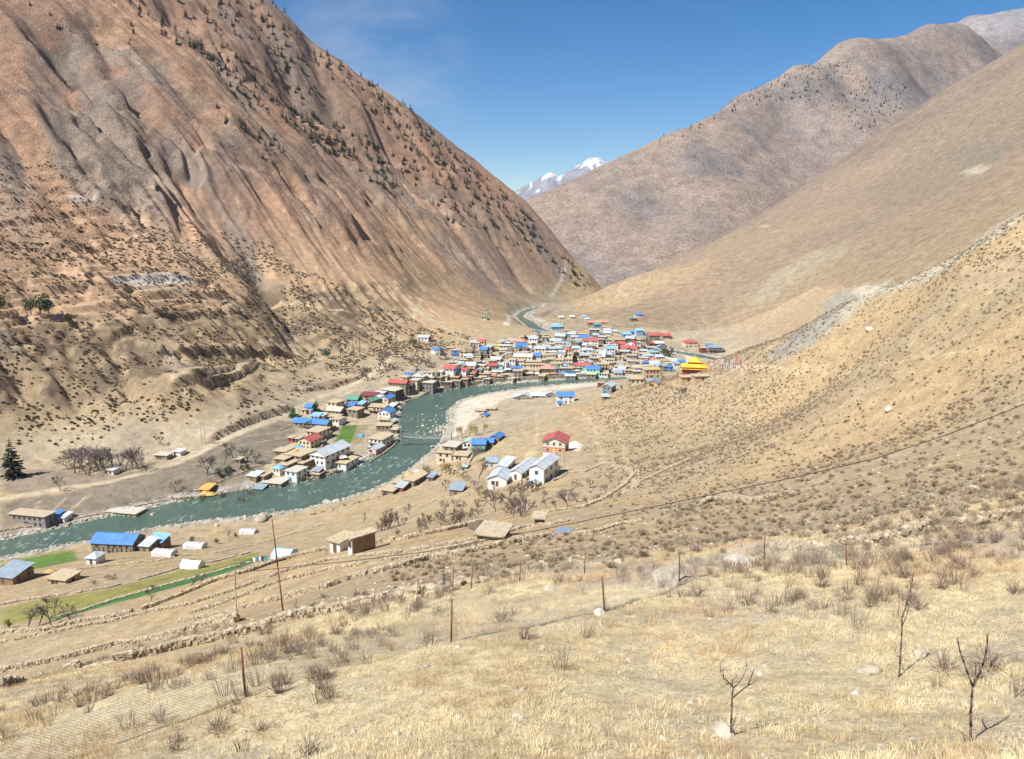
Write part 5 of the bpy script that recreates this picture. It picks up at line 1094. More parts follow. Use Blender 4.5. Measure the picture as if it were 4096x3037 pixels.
def tree(meshes, loc, s, label, name, cat, group, rz=None):
    rt = empty(name, loc, random.uniform(0, 6.28) if rz is None else rz, label, cat, group); q = s*random.uniform(.8, 1.2); rt.scale = (q, q, s*random.uniform(.92, 1.08))
    for me, nm in zip(meshes, ('trunk', 'crown')):
        o = bpy.data.objects.new(nm, me); COL.objects.link(o); o.parent = rt
    return rt
def tree_px(meshes, h0, px, py, hpx, label, name='tree', cat='tree', group=None):
    p = ray_hit(px, py, H, 0, 12, n=320); d = p[1]*CP-p[2]*SP; h0 = max(max(v.co.z for v in m.vertices) for m in meshes)
    return tree(meshes, p, hpx/4*d/F/h0, label, name, cat, group)
PINE = [conifer_meshes(100+i, 10, r=[1.7,2.1,2.6,1.9][i], tiers=[14,13,11,13][i], per=[12,12,11,10][i], sparse=[0,.05,.1,.2][i], key=['pine','pine','pine','dry'][i]) for i in range(4)]
CEDAR = [conifer_meshes(120+i, 10, r=3.1, tiers=18, per=17, key='cedar', base=.06, w=.5, trunk=.2) for i in range(2)]
SPRUCE = conifer_meshes(130, 10, r=2.6, tiers=19, per=15, key='pine', base=.08, w=.5, trunk=.2)
SNAG = [conifer_meshes(135+i, 10, r=.8, tiers=10, per=4, sparse=.35, key='dry', base=.25, trunk=.14) for i in range(2)]
BROAD = {k: broad_meshes(140+i, key=k) for i, k in enumerate(('green', 'dark', 'yellow', 'willow'))}
ROUND = broad_meshes(150, 4.0, 1.7, 420, 'green', .2, .9, .15)
BARE = {k: [bare_meshes(160+10*i+j, 6.0, [.85,1.15][j], k) for j in range(2)] for i, k in enumerate(('grey', 'purple', 'yellow', 'brown'))}
BUSH = {k: bare_meshes(220+i, 3.0, 1.1, k, 4, 4, 4) for i, k in enumerate(('grey', 'purple', 'yellow', 'brown'))}
# conifers on the big left mountain: sampled inside outlines drawn on the photograph
ZT = [([(1060,0),(1180,0),(1500,300),(1760,560),(2010,760),(2200,960),(2400,1160),(2330,1170),(2130,1000),(1900,800),(1650,620),(1350,330)], 100, (8, 13)),
      ([(480,20),(620,60),(900,260),(1000,300),(1320,540),(1400,620),(1300,600),(950,380),(820,250),(640,140)], 40, (9, 15)),
      ([(1200,420),(1500,560),(1750,700),(2000,880),(1980,960),(1800,900),(1550,760),(1300,640)], 60, (9, 14)),
      ([(640,0),(1060,0),(1350,330),(1200,420),(1000,300),(830,140)], 42, (8, 13)), ([(850,420),(1130,560),(1120,620),(900,500)], 14, (7, 11)), ([(940,480),(1160,620),(1040,640)], 10, (5, 8)),
      ([(100,0),(560,100),(600,240),(420,200),(150,110)], 14, (4, 8)), ([(2000,940),(2200,1030),(2330,1150),(2180,1080)], 10, (5, 8))]
_np = 0
for poly, cnt, hr in ZT:
    A = np.array(poly, float); got = 0
    while got < cnt:
        px, py = RNG.uniform(A[:, 0].min(), A[:, 0].max()), RNG.uniform(A[:, 1].min(), A[:, 1].max())
        if not in_poly(np.array([px]), np.array([py]), A)[0]: continue
        got += 1
        p = ray_hit(px, py, H, 0, 300, 1600, 260)
        if p[1] > 1590: continue
        tree(random.choice(PINE), p-np.array([0, 0, .3]), random.uniform(*hr)/10, 'dark conifer among many scattered over the big left mountainside', 'pine_tree', 'tree', 'conifers on the left mountainside'); _np += 1
# more of the same wood, too many to single out
_src = PINE
xs = []; 
for poly, cnt, hr in ZT[:4]:
    A = np.array(poly, float); got = 0
    while got < cnt*1.7:
        px, py = RNG.uniform(A[:, 0].min(), A[:, 0].max()), RNG.uniform(A[:, 1].min(), A[:, 1].max())
        if not in_poly(np.array([px]), np.array([py]), A)[0]: continue
        got += 1; p = ray_hit(px, py, base_h, 0, 300, 1600, 160)
        if p[1] < 1590: xs.append(p)
xs = np.array(xs); xs[:, 2] = H(xs[:, 0], xs[:, 1])-.4
def tri_join(t, c, name):
    me = bpy.data.meshes.new(name); nv = len(t.vertices); me.from_pydata([v.co[:] for v in t.vertices]+[v.co[:] for v in c.vertices], [], [tuple(f.vertices) for f in t.polygons]+[tuple(i+nv for i in f.vertices) for f in c.polygons])
    me.materials.append(t.materials[0]); me.materials.append(c.materials[0]); me.polygons.foreach_set('material_index', np.concatenate([np.zeros(len(t.polygons)), np.ones(len(c.polygons))]).astype(np.int32)); return me
TJ = [tri_join(a, b, 'conifer') for a, b in PINE]
scatter('conifer_wood', xs, RNG.uniform(.6, 1.2, len(xs)), TJ, 'thin conifer wood climbing to the left mountain skyline', 'wood', .04)
px = RNG.uniform(2560, 3900, 5200); py = RNG.uniform(180, 900, 5200)
BAND = np.array([(2420,620),(2700,480),(3000,330),(3360,230),(3420,300),(3620,330),(3640,430),(3500,500),(3480,560),(3330,440),(3150,400),(2950,440),(2750,540),(2500,640)], float)
k = in_poly(px, py, BAND) & (RNG.random(len(px)) < .45); ff = []
for a, b in zip(px[k], py[k]):
    p = ray_hit(a, b, Hf, 0, 1450, 4200, 120)
    if p[1] < 4000: ff.append(p)
ff = np.array(ff); ff[:, 2] -= .3
scatter('distant_wood', ff, RNG.uniform(.5, 1.1, len(ff)), TJ, 'distant band of conifers on the far mountain', 'wood', .03)
# trees one can name
for (px, py, h, lab) in [(57,1912,172,'tall dark spruce at the left edge with a long shadow')]: tree_px(SPRUCE, 10, px, py, h, lab, 'spruce_tree', 'tree')
for (px, py, h, lab) in [(1266,1648,58,'biggest round cedar behind the long blue-roofed house'),(1173,1668,52,'dark round cedar left of the biggest cedar')]: tree_px(CEDAR[0], 10, px, py, h, lab, 'cedar_tree', 'tree')
tree_px(CEDAR[1], 10, 1444, 1620, 50, 'dark cedar between the green roofs and blue tarpaulins', 'cedar_tree', 'tree')
for i, (px, py, h) in enumerate([(125,1262,80),(165,1268,95),(195,1262,70)]): tree_px(BROAD['dark'], 6, px, py, h, 'dark green tree in the trio on the left bluff edge', 'tree', 'tree', 'trees on the left bluff edge')
tree_px(BROAD['dark'], 6, 2, 1256, 85, 'dark green tree cut by the left edge above the bluff', 'tree'); tree_px(ROUND, 4, 277, 1298, 36, 'lone small green bush right of the dark trio on the bluff', 'bush', 'bush')
for px, py, h, lab in [(1363,1432,92,'ragged tall conifer, left of the three on the river terrace'),(1413,1430,88,'bare-topped slim conifer between two ragged conifers'),(1440,1432,112,'tallest ragged conifer above the river terrace'),(1588,1394,104,'lone slim conifer left of the willow and white house'),(628,758,46,'lone conifer on the open left mountainside')]: tree_px(SNAG[px % 2] if px > 1000 else PINE[2], 10, px, py, h, lab, 'conifer_tree', 'tree')
for px, py, h, kk, lab in [(1312,1436,46,'dark','small dark tree left of the ragged conifers'),(1655,1390,46,'willow','leafy willow beside the white house above town'),(2305,1444,40,'dark','dark round tree in the middle of town'),(2134,1395,26,'dark','small dark tree left of the grey-roofed town house'),(2155,1367,32,'willow','olive willow behind the salmon-roofed villa'),(2103,1361,20,'dark','small pointed dark tree beside the salmon-roofed villa'),(2192,1372,20,'dark','small dark tree behind the grey roofs'),(2266,1434,26,'dark','dark tree left of the round town tree'),(2652,1428,40,'green','left of the leafy green trees by the stream'),(2673,1434,42,'green','middle of the leafy green trees by the stream'),(2688,1420,36,'green','right of the leafy green trees by the stream'),(2632,1430,22,'dark','dark bushy tree beside the pale metal roofs'),(2481,1428,24,'dark','dark tree left of the bare town trees'),(2163,1309,13,'yellow','yellow-green willow at the far river bend'),(2485,1558,16,'dark','dark bush right of the grey gabled house'),(2528,1534,22,'dark','small dark tree before the low orange-cloth house'),(1340,1660,30,'willow','thin olive tree right of the grey-brown roof')]: tree_px(BROAD[kk], 6, px, py, h, lab, 'tree')
for px, py, h, lab in [(767,2172,32,'round green bush nearest the plastic greenhouses'),(868,2176,28,'round green bush between two greenhouses'),(945,2152,24,'round green bush beside the far greenhouse'),(881,1912,38,'largest round green bush in the walled garden'),(905,1893,28,'round bush behind the largest garden bush'),(921,1886,30,'slim green bush in the walled garden'),(966,1880,26,'small green garden tree, left of a pair'),(991,1878,28,'small green garden tree, right of a pair')]: tree_px(ROUND, 4, px, py, h, lab, 'bush', 'bush')
tree_px(BROAD['yellow'], 6, 1012, 1886, 17, 'yellow-green bush beside the garden pair', 'bush', 'bush'); tree_px(ROUND, 4, 38, 2515, 44, 'round green bush at the foot of the left-hand bare trees', 'bush', 'bush')
BT = """w purple 300 1892 110|w purple 360 1902 122|w purple 420 1892 112|w purple 480 1882 96|w purple 530 1872 84|w purple 585 1888 95|w purple 330 1880 90|w purple 450 1872 100|w purple 390 1880 110|w purple 345 1895 100|w purple 505 1880 90|w purple 275 1880 90|w purple 435 1900 100|w purple 555 1880 84|w purple 320 1865 90|w purple 400 1862 90
f grey 930 1835 74|f grey 990 1852 68|f grey 1025 1854 52|f grey 830 1902 90|f grey 852 1882 52|f grey 897 1858 60|f grey 242 1964 60|f grey 700 1969 52|f grey 640 1780 40
t purple 1470 1527 72|t purple 1520 1482 90|t grey 1666 1488 72|t grey 1705 1467 46|t purple 1784 1440 54|t purple 1765 1442 46|t purple 1898 1434 62|t purple 1880 1432 40|t brown 2571 1398 56|t brown 2552 1462 50|t brown 2430 1442 40|t brown 2480 1460 42|t brown 2592 1394 44|t brown 2515 1555 46|t brown 2576 1552 44|t brown 2648 1530 40|t grey 2720 1600 60
n yellow 1830 1760 56|n yellow 1850 1754 56|n yellow 1880 1747 52|n yellow 1905 1744 52|n yellow 1935 1737 46|n grey 1879 1861 88|n yellow 2019 1861 52|n grey 1917 1915 78|n yellow 1829 1909 68|n yellow 1800 1907 58|n yellow 1784 1907 54|n yellow 1765 1897 54|n grey 1727 1908 62|n grey 1784 1965 46
o purple 1641 2072 62|o brown 1540 2122 84|o grey 1484 2169 62|o purple 1682 2135 58|o grey 1817 2103 68|o grey 1779 2066 62|o grey 1848 2059 52|o purple 1980 2047 78|o purple 2056 2066 84|o purple 2100 2053 62|o grey 2169 2003 42|o grey 2185 2034 42|o grey 2225 2040 42|o grey 2269 2028 62|o grey 2307 2009 52|o grey 2351 2028 46|o grey 1616 2103 42|o brown 1456 2094 46|o grey 2360 1954 42|o grey 2421 1979 42|o brown 1560 2080 50|o purple 1720 2100 54|o brown 2010 2020 54
l grey 119 2512 112|l grey 157 2503 84|l grey 204 2503 116|l grey 285 2485 78|l grey 608 2405 62|l grey 765 2351 52|l grey 803 2342 54|l grey 960 2283 42|l brown 920 2153 36"""
BL = {'w': ('leafless purple-grey tree in the dense grove on the far left bank', 'bare grove on the left bank'), 'f': ('leafless grey tree standing beside the far-bank fields', 'bare trees by the fields'), 't': ('leafless tree growing between town houses', 'bare trees in town'),
      'n': ('leafless tree on the near river bank below the white houses', 'bare trees on the near bank'), 'o': ('leafless orchard tree among the near-bank walls', 'bare orchard'), 'l': ('leafless slim tree on the lower left terraces', 'bare terrace trees')}
for e in BT.replace('\n', '|').split('|'):
    g, kk, px, py, h = e.split(); o = tree_px(BARE[kk][int(px) % 2], 6, float(px), float(py), float(h), BL[g][0], 'bare_tree', 'tree', BL[g][1])
    if g != 'w': label_by_place('leafless %s tree' % kk, o, float(px), float(py))
for e in """brown 2040 2056 86|purple 2085 2066 86|brown 1962 2006 60|brown 1560 2114 86|brown 1522 2124 76|brown 1850 2104 70|purple 1802 2108 74|brown 1702 2122 66|brown 2130 1968 56|purple 2272 2004 56|brown 1902 2074 56|brown 2020 2030 60|brown 2087 1966 46|brown 1873 1922 36|brown 1940 1990 44|purple 1905 1960 46|brown 1900 2030 40|brown 2075 1990 50|brown 2150 1965 44|grey 2050 1970 40|purple 260 2458 50|grey 437 2319 26|grey 379 2337 22|brown 2235 1890 40|brown 2195 1905 36|brown 460 2320 18|yellow 1765 2102 36|brown 1750 2090 50|brown 1870 2080 44|purple 1820 2030 40|brown 2470 1990 26|brown 2385 2000 30|brown 2300 1950 30|grey 1430 2160 30|brown 1595 2145 30|brown 960 2020 40|brown 1010 1985 34|brown 900 2000 34|brown 800 2010 36|grey 1720 1470 30|brown 1680 1500 26""".split('|'):
    kk, px, py, h = e.split(); o = tree_px(BUSH[kk], 3, float(px), float(py), float(h), 'leafless rounded bush among the terraces and houses', 'bare_bush', 'bush', 'bare bushes'); label_by_place('leafless %s bush' % kk, o, float(px), float(py))
finish_labels()
# ------------------------------------------------------------------ dry-stone walls
M_stone = [M('field_stone_%d' % i, c, .95, .3, 2.5, .03) for i, c in enumerate([(.42,.345,.235), (.36,.295,.205), (.47,.40,.29), (.27,.22,.16)])]
def stone_verts(rr, s):
    """an uneven block: 8 corners pushed about"""
    return [Vector((x*s*rr.uniform(.40, .62), y*s*rr.uniform(.34, .52), z*s*rr.uniform(.28, .44))) for x, y, z in ((-1,-1,-1),(1,-1,-1),(1,1,-1),(-1,1,-1),(-1,-1,1),(1,-1,1),(1,1,1),(-1,1,1))]
BOXF = ((0,3,2,1),(4,5,6,7),(0,1,5,4),(1,2,6,5),(2,3,7,6),(3,0,4,7))
_rr = random.Random(5); STONES = []
for i in range(12):
    m = MB(); m.poly(stone_verts(_rr, 1.0), BOXF); STONES.append(m.mesh('stone', M_stone[i % 4]))
WLAB = {'a': 'low stone edging above the yellow-green field strip', 'b': 'stone terrace wall running behind the white tent', 'c': 'low stone edging between the two green strips', 'd': 'long stone terrace wall below the green strips and farmhouse', 'e': 'second stone terrace wall below the farmhouse', 'f': 'third stone terrace wall below the farmhouse',
        'g': 'dark stone wall along the bare field edge behind the poles', 'h': 'thick tumbled stone wall at the lower left', 'i': 'nearest long stone wall, left of the red-brown posts', 'j': 'stone wall along the near river path', 'k': 'low stone wall through the upper orchard', 'l': 'stone wall looping around the hillside enclosure', 'm': 'straight stone wall on the hillside right of the loop',
        'n': 'curved heap-like stone wall in the middle of the right hillside', 'o': 'stone wall climbing to the right edge behind the brushwood', 'p': 'broken stone line below the hillside cable', 'q': 'short stone wall beside the blue-grey plastic sheets'}
for key, (P, hh) in WALLS.items():
    D = densify(P, .25); rr = random.Random(ord(key)); c = len(D)//2
    near = np.hypot(D[:, 0], D[:, 1]).min(); sz = .28 if near < 60 else (.36 if near < 140 else .5)
    D = densify(P, sz*.85); tw = key in 'abcjk'
    root = empty('stone_wall', (D[c][0], D[c][1], float(H(D[c][0], D[c][1])[0])), 0, WLAB[key], 'wall', 'dry-stone terrace walls'); root['kind'] = 'thing'
    dirs = np.gradient(D[:, :2], axis=0); dirs /= np.linalg.norm(dirs, axis=1)[:, None]+1e-9; Z = H(D[:, 0], D[:, 1])
    single = key in 'hio'; recs = []
    ncs = max(2, int(round((hh*.72+(.5 if tw else 0))/(sz*.62))))
    for i, p in enumerate(D):
        a = math.atan2(dirs[i][1], dirs[i][0]); gap = fbm(np.array([i*.11]), np.array([ord(key)*1.7]), 2, 7)[0]
        n = ncs if gap > -.42 else max(1, int(ncs*(.5+gap)))
        for k in range(n):
            for row in ((0,) if sz > .5 else (-1, 1)):
                off = row*sz*.40+rr.gauss(0, .06); z = (Z[i]-hh/2 if tw else Z[i])-.08+(k+.5)*sz*.62
                q = Vector((p[0]-dirs[i][1]*off+rr.gauss(0, .05), p[1]+dirs[i][0]*off+rr.gauss(0, .05), z+rr.gauss(0, .03)))
                recs.append((q, a+rr.gauss(0, .35), sz*rr.uniform(.75, 1.4)))
        if rr.random() < .35: recs.append((Vector((p[0]+rr.gauss(0, .7), p[1]+rr.gauss(-.3, .7), Z[i]-(hh*.3 if tw else 0))), rr.uniform(0, 3), sz*rr.uniform(.5, 1.0)))
    if single:
        recs.sort(key=lambda r: r[0].x**2+r[0].y**2-40*r[2]*(r[0].z > -200))
        vis = recs[:280]; recs = recs[280:]
        for q, a, s in vis:
            o = bpy.data.objects.new('stone', rr.choice(STONES)); COL.objects.link(o); o.parent = root; o.location = q-root.location; o.rotation_euler = (rr.gauss(0, .15), rr.gauss(0, .15), a); o.scale = (s, s, s)
    m = MB()
    for q, a, s in recs:
        R = Matrix.Rotation(a, 3, 'Z'); V = stone_verts(rr, s); m.poly([R@v+q-root.location for v in V], BOXF)
    if m.v:
        o = m.obj('stone_courses', M_stone[ord(key) % 2], root); o['kind'] = 'stuff'
        for mt in M_stone: o.data.materials.append(mt)
        o.data.polygons.foreach_set('material_index', np.repeat(np.random.default_rng(3).integers(0, 5, len(recs)), 6).astype(np.int32))
# ------------------------------------------------------------------ boulders and river stones
def boulder_mesh(rs, flat=.65):
    rr = random.Random(rs); bm = bmesh.new(); bmesh.ops.create_icosphere(bm, subdivisions=3, radius=1)
    off = rr.uniform(0, 90)
    for v in bm.verts:
        n = v.co.copy(); k = 1+.30*float(vnoise(np.array([n.x*1.3+off]), np.array([n.y*1.3+n.z*.9]), rs)[0])+.12*float(vnoise(np.array([n.z*2.7+off]), np.array([n.x*2.7-n.y]), rs+1)[0]); k += .10*float(ridged(np.array([n.x*2.3+off]), np.array([n.y*2.3+n.z*1.7]), 2, rs+2)[0])
        v.co = Vector((n.x*k*1.2, n.y*k*.9, n.z*k*flat))
    me = bpy.data.meshes.new('boulder'); bm.to_mesh(me); bm.free(); return me
BM = []
for i in range(6):
    me = boulder_mesh(300+i); me.materials.append(M('boulder_%d' % (i % 3), [(.46,.42,.345), (.40,.365,.30), (.36,.315,.24)][i % 3], .9, .25, 1.5, .06)); BM.append(me)
def boulder(px, py, wpx, label, group=None, sink=.25, fn=H):
    p = ray_hit(px, py, fn, 0, 9, n=320); d = p[1]*CP-p[2]*SP; s = wpx/4*d/F/2.2
    o = bpy.data.objects.new('boulder', random.choice(BM)); COL.objects.link(o); o.location = (p[0], p[1], p[2]+s*.65*(.5-sink)); o.rotation_euler = (random.gauss(0, .2), random.gauss(0, .2), random.uniform(0, 6.28)); o.scale = (s, s, s)
    return tag(o, label, 'boulder', group)
def Hw(x, y):
    z = H(x, y); sd, lv = river_sd(np.asarray(x, float).ravel(), np.asarray(y, float).ravel()); return np.where(sd < 0, np.maximum(z, lv-.1), z)
for i in range(46):
    px, py = random.gauss(1765, 26), random.gauss(1722, 13); boulder(px, py, random.uniform(5, 15), 'pale boulder standing in the shallow rapids below the gravel bar', 'boulders in the rapids', .2, Hw)
for i in range(22):
    px = random.uniform(1640, 1780); py = random.gauss(1690, 34); boulder(px, py, random.uniform(4, 11), 'pale boulder breaking the calm green water upstream of the bridge', 'boulders in the pool', .2, Hw)
for px, py, w, lab in [(1730,1787,16,'lone pale boulder in midstream below the bridge'),(1535,1802,28,'big pale boulder against the riverside wall below the bridge'),(1690,1705,14,'white boulder in the pool left of the rapids'),(1305,2010,28,'big pale boulder on the near shore, left of a pair'),(1342,2008,26,'big pale boulder on the near shore, right of a pair'),(1050,2078,62,'broad pale rock outcrop on the near river shore'),(866,2103,24,'white boulder on the shore above the bare red field'),(610,2060,20,'grey boulder below the ochre-walled shed'),
                       (2950,2262,120,'large pale rock mound behind the wire fence'),(2690,2330,150,'broad pale earth-and-rock mound beside the fence post'),(2470,2255,46,'grey rock behind the tuft of green grass'),(2400,2455,60,'pale flat rock at the foot of a fence post'),(1968,2372,36,'pale rock beside the stone heap'),(1895,2365,30,'pale rock at the end of the stone heap'),(2195,2360,40,'pale rock in the grass right of the stone heap'),(1650,2435,44,'pale rock left of the middle fence post'),(1832,2590,22,'small rock at the foot of the middle fence post'),(1712,2665,26,'small pale rock below the middle fence post'),(3470,2690,80,'pale rock half-buried between the saplings'),(3690,2620,66,'pale rock below the tall sapling'),(3040,2700,30,'white rock right of the forked sapling'),(880,2740,18,'white stone near the leaning post'),(2900,2940,90,'flat grey rock at the base of the forked sapling'),(3895,1960,50,'grey boulder high on the right hillside'),(3560,1640,40,'pale boulder pile on the right hillside'),(3480,1320,34,'grey boulder on the hillside below the pale gully')]:
    boulder(px, py, w, lab, None, .3, Hw)
# stones along the banks: too many to count
sx = []; 
for poly, x0, x1, y0, y1 in RIVERS[:2]:
    D = densify(np.vstack([poly, poly[:1]]), .8)
    for rep in range(3): sx.append(D+np.concatenate([RNG.normal(0, 2.0, (len(D), 2)), np.zeros((len(D), 1))], 1))
sx = np.vstack(sx); sd, lv = river_sd(sx[:, 0], sx[:, 1]); sx = sx[(sd > -1.2)]; sx[:, 2] = Hw(sx[:, 0], sx[:, 1])
scatter('river_stones', sx, RNG.uniform(.15, .75, len(sx))**1.2, BM, 'pale cobbles and stones lining both river banks', 'stones', .3)
g = ZW[11][0]; gx = RNG.uniform(g[:, 0].min(), g[:, 0].max(), 2600); gy = RNG.uniform(g[:, 1].min(), g[:, 1].max(), 2600); k = in_poly(gx, gy, g); gx, gy = gx[k], gy[k]
scatter('gravel_stones', on_ground(gx, gy), RNG.uniform(.08, .35, len(gx)), BM, 'scattered pale stones on the gravel bar', 'stones', .3)
x, y = wedge(1500, 10, 75, .8); x2 = RNG.uniform(-20, 130, 2600); y2 = RNG.uniform(60, 220, 2600); x = np.r_[x, x2]; y = np.r_[y, y2]
scatter('loose_stones', on_ground(x, y), RNG.uniform(.03, .12, len(x))*np.where(y > 60, 1.8, 1), BM, 'small loose stones lying on the slope', 'stones', .3)
# stone heap by the fence
heap_rr = random.Random(9); D = np.array([ray_hit(a, b, H, 0, 9, n=320) for a, b in [(1650,2378),(1690,2368),(1730,2362),(1760,2372),(1800,2350),(1850,2340)]])
root = empty('stone_heap', D[2], 0, 'heap of pale stones piled by the fence posts', 'stone heap')
for i in range(120):
    q = D[heap_rr.randrange(len(D))]+np.array([heap_rr.gauss(0, .7), heap_rr.gauss(0, .5), 0]); s = heap_rr.uniform(.2, .6); o = bpy.data.objects.new('stone', heap_rr.choice(STONES)); COL.objects.link(o); o.parent = root
    o.location = Vector((q[0], q[1], float(H(q[0], q[1])[0])+s*.2+abs(heap_rr.gauss(0, .12))))-root.location; o.scale = (s, s, s); o.rotation_euler = (heap_rr.gauss(0, .3), heap_rr.gauss(0, .3), heap_rr.uniform(0, 6))
# riverside retaining walls under the town and the left bank
def retaining(pl, hgt, label):
    P = np.array([ray_hit(*p, H, 0, 60, n=320) for p in pl]); D = densify(P, .8); rt = empty('retaining_wall', D[len(D)//2], 0, label, 'wall'); rt['kind'] = 'thing'; m = MB(); rr = random.Random(int(pl[0][0])); z = H(D[:, 0], D[:, 1])
    for i, p in enumerate(D):
        for k in range(int(hgt/.5)):
            s = rr.uniform(.75, 1.05); m.poly([v+Vector((p[0]+rr.gauss(0, .12), p[1]+rr.gauss(0, .12), z[i]-.4+k*.5))-rt.location for v in stone_verts(rr, s)], BOXF)
    o = m.obj('stone_courses', M_stone[1], rt); o['kind'] = 'stuff'; o.data.materials.append(M_stone[3]); o.data.polygons.foreach_set('material_index', np.repeat(np.random.default_rng(4).integers(0, 2, len(o.data.polygons)//6), 6).astype(np.int32))
retaining([(1480,1860),(1530,1830),(1570,1800),(1600,1770)], 3.0, 'stone river wall below the pink house'); retaining([(1230,1922),(1310,1905),(1360,1890)], 2.4, 'stone river wall below the white house with blue windows')
retaining([(700,2000),(850,1985),(1000,1960),(1160,1935)], 1.8, 'long stone river wall below the orange shed'); retaining([(0,2125),(150,2105),(330,2070),(520,2030),(690,1995)], 1.4, 'stone river bank wall at the left edge')
retaining([(1850,1545),(1950,1532),(2060,1522),(2160,1518),(2300,1510),(2420,1500)], 3.5, 'high stone river wall below the town houses'); retaining([(1620,1610),(1700,1578),(1760,1560),(1840,1545)], 2.0, 'stone river wall below the grey three-storey house')
retaining([(1170,1700),(1140,1712),(1120,1724)], 1.2, 'short stone wall left of the red gable'); retaining([(1340,1710),(1310,1750),(1285,1790)], 1.6, 'stone wall along the lane beside the green field'); retaining([(1050,1860),(960,1895),(880,1925),(780,1965)], 1.2, 'stone wall along the walled garden')
retaining([(0,1985),(180,1952),(400,1930),(560,1890),(700,1830),(830,1775)], .8, 'low wall on the field side of the far road')
# ------------------------------------------------------------------ poles, fence, cable
M_rust = M('rusty_iron', (.20,.085,.055), .75, .35, 3); M_polew = M('pole_wood', (.24,.18,.13), .9, .25, 2); M_galv = M('galvanised', (.34,.34,.34), .5, .1, 2); M_cable = M('black_cable', (.06,.045,.035), .7)
def pole(px, y_top, y_base, r, mat, label, px_top=None, arm=True, name='utility_pole'):
    p = ray_hit(px, y_base, H, 0, 9, n=320); d = p[1]*CP-p[2]*SP; h = (y_base-y_top)/4*d/F*1.02
    rt = empty(name, p, 0, label, 'pole', 'poles across the valley')
    top = at_y(px_top if px_top else px, y_top, p[1])-p
    MB().tube((0, 0, -.4), (top[0]*.5, 0, top[2]*.5), r, r*.85, 8).tube((top[0]*.5, 0, top[2]*.5), tuple(top), r*.85, r*.7, 8).obj('shaft', mat, rt, True)
    if arm:
        MB().box(top[0]-.7, top[0]+.7, -.04, .04, top[2]-.35, top[2]-.27).obj('crossarm', mat, rt)
        for x in (-.6, 0, .6): MB().tube((top[0]+x, 0, top[2]-.27), (top[0]+x, 0, top[2]-.1), .05, .03, 5).obj('insulator', M('porcelain', (.6,.58,.55), .4), rt)
    return p, p+top
bigp = pole(1133, 2078, 2448, .085, M_rust, 'tall rusty iron pole standing in the lower left field', 1088, False)
slim = pole(948, 2218, 2492, .05, M_polew, 'slim pale pole left of the tall rusty iron pole', 938, False)
for a in [(1711,2140,2248,.04,M_polew,'thin pole rising from the dark wall right of the farmhouse'),(2012,2128,2203,.04,M_polew,'thin pole on the terraces below the mud roof'),(1157,2015,2078,.07,M_polew,'pole on the near shore above the rock outcrop'),(1291,2025,2050,.05,M_polew,'short post at the corner of the river path'),(2071,1694,1750,.09,M_polew,'pole with a shadow on the bare slope left of the red-roofed house'),(2054,1790,1826,.07,M_polew,'pole left of the red-roofed house, above the grey roofs'),(2257,1812,1858,.08,M_polew,'pole just right of the red-roofed house'),(2216,1592,1640,.08,M_polew,'pole left of the white blue-roofed house'),(1184,1582,1622,.08,M_polew,'pole on the terraces behind the dark cedar'),(1325,1545,1592,.08,M_polew,'pole on the brown terrace behind the town edge'),(1306,1700,1758,.09,M_galv,'pale steel lamp pole in the lane by the green field'),(1634,1560,1590,.09,M_galv,'pale pole beside the long grey riverside roof'),(1818,1342,1384,.10,M_rust,'red-brown flagpole above the blue-roofed white house'),(1330,1985,2040,.06,M_polew,'slim pole on the near river path'),(1612,1880,1930,.06,M_polew,'pole beside the flat riverside roofs'),(2478,1955,2015,.05,M_polew,'thin pole right of the looping stone wall'),(1570,2150,2030,.0,M_polew,'')][:-1]: pole(*a, arm=a[2]-a[1] < 60 and a[3] > .06)
# steel lattice tower beside the far road
p = ray_hit(815, 1778, H, 0, 60, n=320); rt = empty('lattice_tower', p, .3, 'steel lattice power tower beside the far road', 'tower')
hgt = 13.0
for sx_, sy_ in ((-1,-1),(1,-1),(1,1),(-1,1)): MB().tube((sx_*1.1, sy_*1.1, -.3), (sx_*.8, sy_*.8, hgt), .09, .07, 4).obj('leg', M_galv, rt)
br = MB()
for k in range(5):
    z0, z1 = k*hgt/5, (k+1)*hgt/5
    for (ax, ay), (bx, by) in (((-1,-1),(1,-1)), ((1,-1),(1,1)), ((1,1),(-1,1)), ((-1,1),(-1,-1))): br.tube((ax*1.05, ay*1.05, z0), (bx*.95, by*.95, z1), .05, .05, 3)
br.obj('bracing', M_galv, rt)['kind'] = 'stuff'
for z in (hgt-.3, hgt-2.2): MB().box(-2.2, 2.2, -.06, .06, z, z+.12).obj('crossarm', M_galv, rt)
